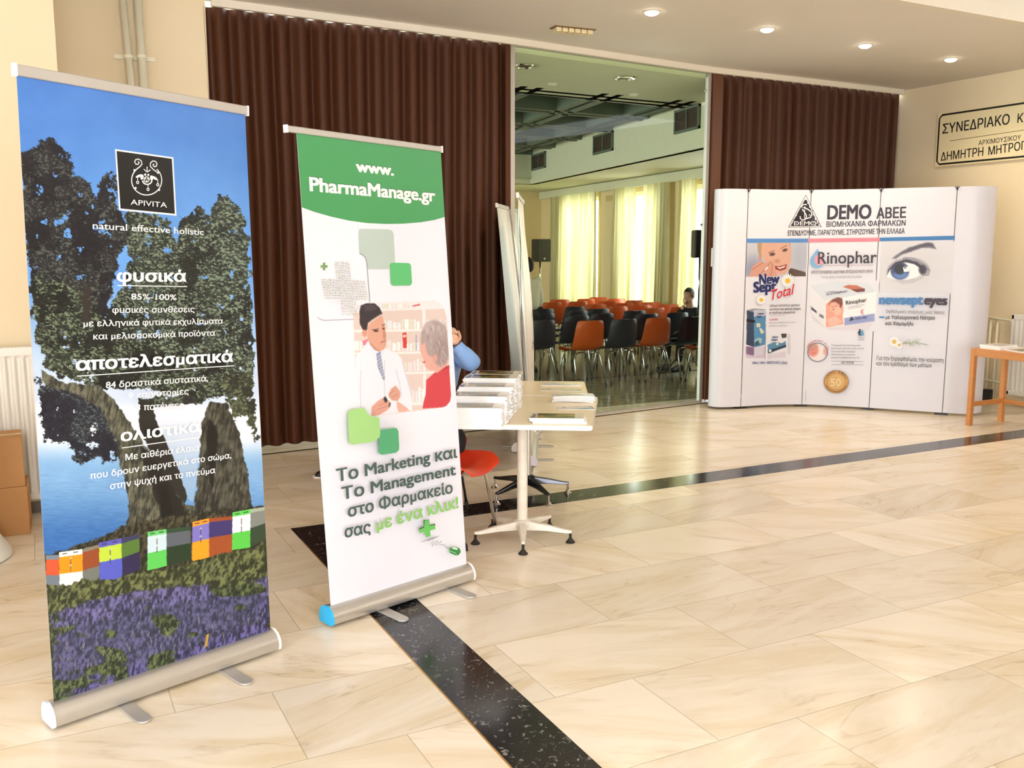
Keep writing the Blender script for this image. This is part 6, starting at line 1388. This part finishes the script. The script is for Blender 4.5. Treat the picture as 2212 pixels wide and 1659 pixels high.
booklet('magazine', (x0+.16, y1_-.40, tz), (math.cos(1.2), math.sin(1.2)), .27, .19, .012, 'magazine with a red-brown picture cover lying on the wooden table at the picture edge', None, 0, True)
booklet('magazine', (x0+.36, y1_-.33, tz), (math.cos(.5), math.sin(.5)), .24, .17, .009, 'grey-covered magazine behind the pile on the wooden table', None, 1, True)
# right wall radiator, pipes, adapter
w1 = onwall(2192, 680, 9.13); w2 = onwall(2192, 852, 9.13)
radiator(w1[1]-1.5, w1[1], 9.10, w2[2], w1[2], 1, 'cream ribbed radiator on the right wall behind the wooden table')
t = thing('radiator_pipes', (9.2, w1[1]+.3, 0), 'cream heating pipes beside the right radiator', 'pipe')
a1 = onwall(2125, 677, 9.20); a2 = onwall(2189, 677, 9.20)
for nm, pts in (('supply_pipe', [(9.20, a1[1]+.10, .92), (9.20, w1[1]+.16, .90), (9.16, w1[1]+.04, .90), (9.14, w1[1]-.01, .90)]), ('return_pipe', [(9.20, a1[1]+.10, .24), (9.20, w1[1]+.14, .22), (9.14, w1[1]-.01, .22)]), ('riser_pipe', [(9.22, a1[1]-.16, .0), (9.22, a1[1]-.16, .90)]), ('riser_pipe', [(9.22, a1[1]-.08, .0), (9.22, a1[1]-.08, .88)])):
    m = MB(); m.tube(pts, .014, 12); m.link(nm, M_pipe, t, smooth=True)
m = MB(); m.lathe([(.02, -.02), (.028, -.012), (.028, .012), (.02, .02)], (9.14, w1[1]+.02, .90), 14); m.link('valve', M_white, t)
pa_ = at(2133, 862, .0); m = MB(); m.box((9.14, pa_[1]*.0+onwall(2133, 850, 9.14)[1], .07), (.06, .09, .14)); tag(m.link('power_adapter', M_blackpl, origin=(9.14, onwall(2133, 850, 9.14)[1], 0), bevel=.006), 'small black power adapter on the floor by the right wall', 'adapter')
b = MB(); b.box((9.243, 2.0, .04), (.014, 12.0, .08)); struct(b.link('baseboard_right', mat('cream_skirting', (226, 206, 168), .5)))
# ------------------------------------------------------------------ people
def skin(mb, nodes, edges, lvl=2, mi=0):
    """grow one continuous surface over a skeleton: nodes = [(xyz, radius)], first node is the root"""
    me = bpy.data.meshes.new('skeleton'); me.from_pydata([tuple(map(float, n[0])) for n in nodes], edges, []); o = bpy.data.objects.new('skeleton', me); COL.objects.link(o)
    md = o.modifiers.new('skin', 'SKIN'); md.use_smooth_shade = True
    for v, n in zip(me.skin_vertices[0].data, nodes): v.radius = (n[1], n[1]) if np.isscalar(n[1]) else n[1]
    me.skin_vertices[0].data[0].use_root = True
    sd = o.modifiers.new('sub', 'SUBSURF'); sd.levels = lvl; sd.render_levels = lvl
    dg = bpy.context.evaluated_depsgraph_get(); ev = o.evaluated_get(dg); m2 = ev.to_mesh()
    V = np.array([v.co for v in m2.vertices]); Fc = [tuple(p.vertices) for p in m2.polygons]; ev.to_mesh_clear()
    bpy.data.objects.remove(o); bpy.data.meshes.remove(me)
    mb.add(V, Fc, mi)
def head_pts(c, fwd, up, sc=1.0, seg=28, rings=22, grow=0.0, face=True):
    """head surface: brow, eye hollows, nose, lips and chin pressed out of an egg; c = middle of the head"""
    fwd = np.array(fwd, float); fwd /= np.linalg.norm(fwd); up = np.array(up, float); up -= fwd*(up @ fwd); up /= np.linalg.norm(up); rt = np.cross(fwd, up)
    P = np.zeros((rings, seg, 3))
    for i in range(rings):
        th = PI*(i+.35)/(rings-.3); z = math.cos(th)
        for k in range(seg):
            a = 2*PI*k/seg; x, y = math.sin(th)*math.sin(a), math.sin(th)*math.cos(a)          # y forward
            X, Y, Z_ = x*.074, y*.096, z*.118
            if Z_ < -.02: t = min(1, (-.02-Z_)/.095); X *= 1-.34*t; Y = Y*(1-.22*t)+(.012*t if y > 0 else .02*t)
            if Z_ > .02 and y < 0: Y *= 1.06
            if face and y > 0:
                g = lambda u, v, s1, s2: math.exp(-((X-u)/s1)**2-((Z_-v)/s2)**2)
                Y += .024*g(0, -.022, .011, .016)+.010*g(0, .004, .008, .02)+.008*g(0, -.058, .022, .007)-.004*g(0, -.0645, .02, .003)+.010*g(0, -.09, .02, .014)+.006*g(0, .03, .04, .01)
                Y -= .011*g(.031, .008, .015, .010)+.011*g(-.031, .008, .015, .010)
            P[i, k] = c+sc*(rt*X+fwd*Y+up*Z_)*(1+grow)
    return P, rt, fwd, up
def add_head(mb, c, fwd, up=(0, 0, 1), sc=1.0, mi=0):
    P, rt, fwd, up = head_pts(c, fwd, up, sc); R, K = P.shape[:2]
    V = P.reshape(-1, 3); F_ = [(i*K+k, (i+1)*K+k, (i+1)*K+(k+1) % K, i*K+(k+1) % K) for i in range(R-1) for k in range(K)]+[tuple(range(K)), tuple((R-1)*K+k for k in range(K))[::-1]]
    mb.add(V, F_, mi)
    for s_ in (-1, 1): mb.ball(c+sc*(rt*s_*.076-fwd*.006-up*.004), sc*np.array([.012, .018, .030]), 10, mi)
    return rt, fwd, up
def add_eyes(parent, c, fwd, up=(0, 0, 1), sc=1.0):
    _, rt, fwd, up = head_pts(c, fwd, up, sc, 4, 3); m = MB(); n = MB()
    for s_ in (-1, 1):
        m.ball(c+sc*(rt*s_*.031+fwd*.079+up*.008), sc*.0115, 10); n.ball(c+sc*(rt*s_*.031+fwd*.0875+up*.008), sc*.0052, 8)
        n.box(c+sc*(rt*s_*.031+fwd*.090+up*.030), (.028*sc, .006*sc, .006*sc), axes=np.array([rt, fwd, up]))
    m.link('eye', M_paper, parent, smooth=True); n.link('iris_and_brow', M_hair, parent)
    m = MB(); m.box(c+sc*(fwd*.0965-up*.061), (.042*sc, .005*sc, .007*sc), axes=np.array([rt, fwd, up])); m.link('lips', mat('lips', (176, 96, 84), .5), parent, bevel=.002)
def add_hair(parent, c, fwd, up=(0, 0, 1), sc=1.0, m_=None):
    P, rt, fwd, up = head_pts(c, fwd, up, sc, 32, 24, .075, False); R, K = P.shape[:2]; F_ = []
    rr = np.random.RandomState(3); P = P+rr.randn(R, K, 1)*.0012
    L = (P-c)
    for i in range(R-1):
        for k in range(K):
            q = L[i, k]/sc; y, z = q @ fwd, q @ up
            if z > .060 or (y < .015 and z > -.012) or (y < -.045 and z > -.062): F_.append((i*K+k, (i+1)*K+k, (i+1)*K+(k+1) % K, i*K+(k+1) % K))
    m = MB(); m.add(P.reshape(-1, 3), F_+[tuple(range(K))]); return m.link('hair', m_ or M_hair, parent, smooth=True)
def hand(mb, wrist, dirn, palm_n, sc=1.0, curl=.5, side=1, mi=0):
    """palm and five separate fingers; dirn from wrist to knuckles, palm_n out of the palm, side +1 puts the thumb at +cross"""
    d = np.array(dirn, float); d /= np.linalg.norm(d); n = np.array(palm_n, float); n -= d*(n @ d); n /= np.linalg.norm(n); w = np.cross(d, n)*side; wrist = np.array(wrist, float)
    nodes = [(wrist, .026*sc), (wrist+d*.035*sc, (.034*sc, .018*sc)), (wrist+d*.075*sc, (.038*sc, .015*sc))]
    skin(mb, nodes, [(0, 1), (1, 2)], 2, mi)
    for off, L, r in ((.030, .072, .0088), (.010, .082, .0092), (-.010, .076, .0088), (-.029, .060, .0078)):
        p = wrist+(d*.070+w*off)*sc; nd = [(p, r*sc*1.1)]; a = curl*.35
        for k, f in enumerate((.45, .32, .25)):
            p = p+(d*math.cos(a)+n*math.sin(a))*L*f*sc; nd.append((p, r*sc*(1-.1*k))); a += curl*.75
        skin(mb, nd, [(0, 1), (1, 2), (2, 3)], 2, mi)
    p = wrist+(d*.025+w*.024)*sc; nd = [(p, .013*sc)]
    for v, L in ((d*.6+w*.75+n*.2, .035), (d*.85+w*.4+n*.35, .032), (d*.95+w*.15+n*.35, .026)): v = v/np.linalg.norm(v); p = p+v*L*sc; nd.append((p, .0105*sc))
    skin(mb, nd, [(0, 1), (1, 2), (2, 3)], 2, mi)
def shoe(parent, c, d, L=.27):
    d = np.array([*d, 0.]); d /= np.linalg.norm(d); w = np.array([-d[1], d[0], 0]); m = MB(); V = []; c = np.array([c[0], c[1], 0.])
    for (s_, hw, h) in ((-.5, .028, .05), (-.44, .036, .085), (-.3, .038, .09), (-.1, .038, .075), (.1, .044, .055), (.3, .046, .045), (.43, .036, .036), (.5, .018, .026)):
        for (y, z) in ((-1, .004), (-1.02, h*.45), (-.6, h), (.6, h), (1.02, h*.45), (1, .004)): V.append(c+d*s_*L+w*hw*y+np.array([0, 0, z]))
    n = 8; m.add(V, [tuple(range(6)), tuple(6*(n-1)+k for k in range(6))[::-1]]+[(6*i+k, 6*i+6+k, 6*i+6+(k+1) % 6, 6*i+(k+1) % 6) for i in range(n-1) for k in range(6)])
    o = m.link('shoe', M_shoe, parent, bevel=.006); return auto_smooth(o, 70)
def N_(a): return np.array(a, float)

# person in the light blue shirt, sitting behind the magazine table, cheek in hand
hip = pd(915, 905, 5.95); hip[2] = .53
f = N_([.12, -.99, 0]); f /= np.linalg.norm(f); r_ = np.array([f[1], -f[0], 0])*-1      # r_: towards the person's left (camera right)
if r_[0] < 0: r_ = -r_
chest = hip+f*.16+N_([0, 0, .36]); neck = hip+f*.22+N_([0, 0, .52]); headc = pd(940, 697, 5.62)
shL = chest+r_*.165+N_([0, 0, .10]); shR = chest-r_*.165+N_([0, 0, .10])
elL = pd(1024, 787, 5.52); wrL = pd(986, 746, 5.50); elR = chest-r_*.25+f*.10-N_([0, 0, .13]); wrR = elR+f*.22+r_*.06
kneeL = pd(988, 948, 5.52); kneeR = hip+f*.44-r_*.12+N_([0, 0, -.02]); ankL = pd(945, 1050, 5.62); ankL[2] = .09; ankR = kneeR-f*.10; ankR[2] = .09
t = thing('person', (hip[0], hip[1], 0), 'person in a light blue shirt sitting behind the stacked magazines, cheek in hand', 'person')
m = MB(); skin(m, [(chest, .09), (neck, .055), (headc-N_([0, 0, .09]), .052), (headc-N_([0, 0, .03]), .06), (shL, .05), ((elL+shL)/2, .042), (elL, .036), ((elL+wrL)/2, .033), (wrL, .026), (shR, .05), (elR, .036), (wrR, .026)], [(0, 1), (1, 2), (2, 3), (0, 4), (4, 5), (5, 6), (6, 7), (7, 8), (0, 9), (9, 10), (10, 11)])
hf = N_([.05, -1, -.18]); add_head(m, headc, hf)
hd = N_(pd(973, 706, 5.52))-wrL; hand(m, wrL, hd, headc-wrL, 1.0, .75, -1)
hand(m, wrR, f*.9+r_*.3, N_([0, 0, -1]), 1.0, .4, 1)
m.link('body', M_skin, t, smooth=True); add_hair(t, headc, hf); add_eyes(t, headc, hf)
m = MB(); mid_ = (hip+chest)/2
skin(m, [(hip+N_([0, 0, .04]), (.155, .115)), (mid_, (.15, .11)), (chest, (.165, .115)), (neck-N_([0, 0, .03]), .075), (shL, .068), (shL*.5+elL*.5, .064), (elL, .057), (elL*.45+wrL*.55, .054), (wrL*.86+elL*.14, .040), (shR, .068), (elR, .055), (wrR*.85+elR*.15, .038)], [(0, 1), (1, 2), (2, 3), (2, 4), (4, 5), (5, 6), (6, 7), (7, 8), (2, 9), (9, 10), (10, 11)])
sh = m.link('shirt', M_blueshirt, t, smooth=True)
m = MB(); cdir = (wrL-elL)/np.linalg.norm(wrL-elL); e = wrL*.9+elL*.1; m.tube([e-cdir*.035, e+cdir*.012], [.040, .037], 16, cap=False); m.tube([e-cdir*.035, e+cdir*.012], [.038, .035], 16, cap=False); m.link('cuff', M_blueshirt, sh, smooth=True)
m = MB(); skin(m, [(hip, (.145, .11)), (hip+r_*.09+f*.05, .095), (kneeL, .072), (ankL+N_([0, 0, .03]), .05), (hip-r_*.09+f*.05, .095), (kneeR, .072), (ankR+N_([0, 0, .03]), .05)], [(0, 1), (1, 2), (2, 3), (0, 4), (4, 5), (5, 6)])
m.link('trousers', M_darkcloth, t, smooth=True)
shoe(t, ankL+f*.06, f[:2]); shoe(t, ankR+f*.06, f[:2])

# standing person in a white shirt in the hall, seen from behind the narrow banner
g = at(1146, 806, 0); base_ = N_([g[0]-.03, g[1]+.05, 0]); f = N_([-.35, .94, 0]); f /= np.linalg.norm(f); r_ = N_([f[1], -f[0], 0])
H_ = 1.53; headc = base_+N_([0, 0, H_-.11]); chest = base_+N_([0, 0, 1.14]); hip = base_+N_([0, 0, .82])
t = thing('person', tuple(base_), 'person in a white shirt standing in the hall behind the narrow banner', 'person')
m = MB(); sp = lambda s_: [chest+r_*s_*.17+N_([0, 0, .08]), chest+r_*s_*.24-N_([0, 0, .18])-f*.02, chest+r_*s_*.22-N_([0, 0, .40])+f*.08]
L3, R3 = sp(1), sp(-1)
skin(m, [(chest, .09), (headc-N_([0, 0, .13]), .052), (headc-N_([0, 0, .04]), .058), (L3[0], .05), (L3[1], .04), (L3[2], .028), (R3[0], .05), (R3[1], .04), (R3[2], .028)], [(0, 1), (1, 2), (0, 3), (3, 4), (4, 5), (0, 6), (6, 7), (7, 8)])
add_head(m, headc, f); hand(m, L3[2], N_([0, 0, -1])+f*.3, -r_, 1, .4, 1); hand(m, R3[2], N_([0, 0, -1])+f*.3, r_, 1, .4, -1)
m.link('body', M_skin, t, smooth=True); add_hair(t, headc, f); add_eyes(t, headc, f)
m = MB(); skin(m, [(hip-N_([0, 0, .02]), (.20, .15)), ((hip+chest)/2, (.19, .14)), (chest, (.20, .13)), (headc-N_([0, 0, .2]), .07), (L3[0], .075), (L3[1], .068), (L3[1]*.6+L3[2]*.4, .06), (R3[0], .075), (R3[1], .068), (R3[1]*.6+R3[2]*.4, .06)], [(0, 1), (1, 2), (2, 3), (2, 4), (4, 5), (5, 6), (2, 7), (7, 8), (8, 9)])
m.link('shirt', M_whiteshirt, t, smooth=True)
m = MB(); q = lambda s_, z, k=0: base_+r_*s_*.10+N_([0, 0, z])+f*k
skin(m, [(hip-N_([0, 0, .02]), (.15, .11)), (q(1, .78), .095), (q(1, .46, .02), .07), (q(1, .1), .052), (q(-1, .78), .095), (q(-1, .46, .02), .07), (q(-1, .1), .052)], [(0, 1), (1, 2), (2, 3), (0, 4), (4, 5), (5, 6)])
m.link('trousers', M_darkcloth, t, smooth=True); shoe(t, q(1, 0, .05), f[:2]); shoe(t, q(-1, 0, .05), f[:2])

def seated(hip, f, lab, shirt_m, trouser_m, head_f=None, lean=.0, armfwd=.15, sc=1.0, to_face=False):
    hip = N_(hip); f = N_(f); f /= np.linalg.norm(f); r_ = N_([f[1], -f[0], 0]); Zv = N_([0, 0, 1])
    chest = hip+Zv*.36*sc+f*lean*.6; neck = hip+Zv*.52*sc+f*lean; headc = hip+Zv*.70*sc+f*(lean+.02)
    t = thing('person', (hip[0], hip[1], 0), lab, 'person'); m = MB(); hf = head_f if head_f is not None else f
    A2 = []
    for s_ in (1, -1):
        shd = chest+r_*s_*.16*sc+Zv*.09*sc; elb = shd-Zv*.25*sc+f*armfwd+r_*s_*.04; wr = (headc-Zv*.13+f*.07+r_*s_*.02) if (to_face and s_ > 0) else elb+f*.22*sc-r_*s_*.07-Zv*.03; A2.append((shd, elb, wr))
    skin(m, [(chest, .09), (neck, .055), (headc-Zv*.04, .058)]+[(p, r0) for tr in A2 for p, r0 in zip(tr, (.05, .038, .027))], [(0, 1), (1, 2), (0, 3), (3, 4), (4, 5), (0, 6), (6, 7), (7, 8)])
    add_head(m, headc, hf, sc=sc); hand(m, A2[0][2], A2[0][2]-A2[0][1], -Zv if not to_face else -f, 1, .6, 1); hand(m, A2[1][2], A2[1][2]-A2[1][1], -Zv, 1, .5, -1)
    m.link('body', M_skin, t, smooth=True); add_hair(t, headc, hf, sc=sc); add_eyes(t, headc, hf, sc=sc)
    m = MB(); skin(m, [(hip+Zv*.03, (.16, .12)), ((hip+chest)/2, (.155, .12)), (chest, (.175, .125)), (neck-Zv*.03, .075)]+[(p, r0) for tr in A2 for p, r0 in zip((tr[0], tr[1], tr[1]*.15+tr[2]*.85), (.075, .062, .045))], [(0, 1), (1, 2), (2, 3), (2, 4), (4, 5), (5, 6), (2, 7), (7, 8), (8, 9)])
    m.link('jacket' if shirt_m is M_darkcloth else 'shirt', shirt_m, t, smooth=True)
    nd = [(hip, (.15, .11))]; ed = []
    for s_ in (1, -1):
        a_ = hip+r_*s_*.09+f*.06; kn = hip+f*.44*sc+r_*s_*.11-Zv*.01; an = kn+f*.02; an[2] = .11; i = len(nd); nd += [(a_, .09), (kn, .068), (an, .048)]; ed += [(0, i), (i, i+1), (i+1, i+2)]; shoe(t, an[:2]+f[:2]*.06, f[:2])
    m = MB(); skin(m, nd, ed); m.link('trousers', trouser_m, t, smooth=True)
    return t
h = pd(1494, 715, 13.0); seated((h[0], h[1], .41), (-1, -.25, 0), 'person in a dark suit sitting sideways in the hall near the right door edge', M_darkcloth, M_darkcloth, N_([-1, -.2, 0]), .06, .15, .86, True)
h = pd(1148, 676, 14.0); seated((h[0], h[1], .42), (-.1, 1, 0), 'person in light blue sitting in the hall beside the standing person in white', M_blueshirt, M_darkcloth, None, .05, .15, .86)
# dark shoe tip left of the pharmacist banner
sp_ = at(690, 1031, 0); t = thing('shoe', (sp_[0]+.09, sp_[1]+.02, 0), 'dark shoe with a pale sole peeking out left of the pharmacist banner', 'shoe')
o = shoe(t, (sp_[0]+.10, sp_[1]+.02), (-1, -.15), .26); o.name = 'upper'
m = MB(); m.prism([(sp_[0]-.04+x*.27, sp_[1]+y) for x, y in ((0, -.012), (.12, -.03), (.5, -.028), (1, -.012), (1, .045), (.5, .07), (.12, .058), (0, .03))], 0, .010); m.link('sole', M_plasw, t)
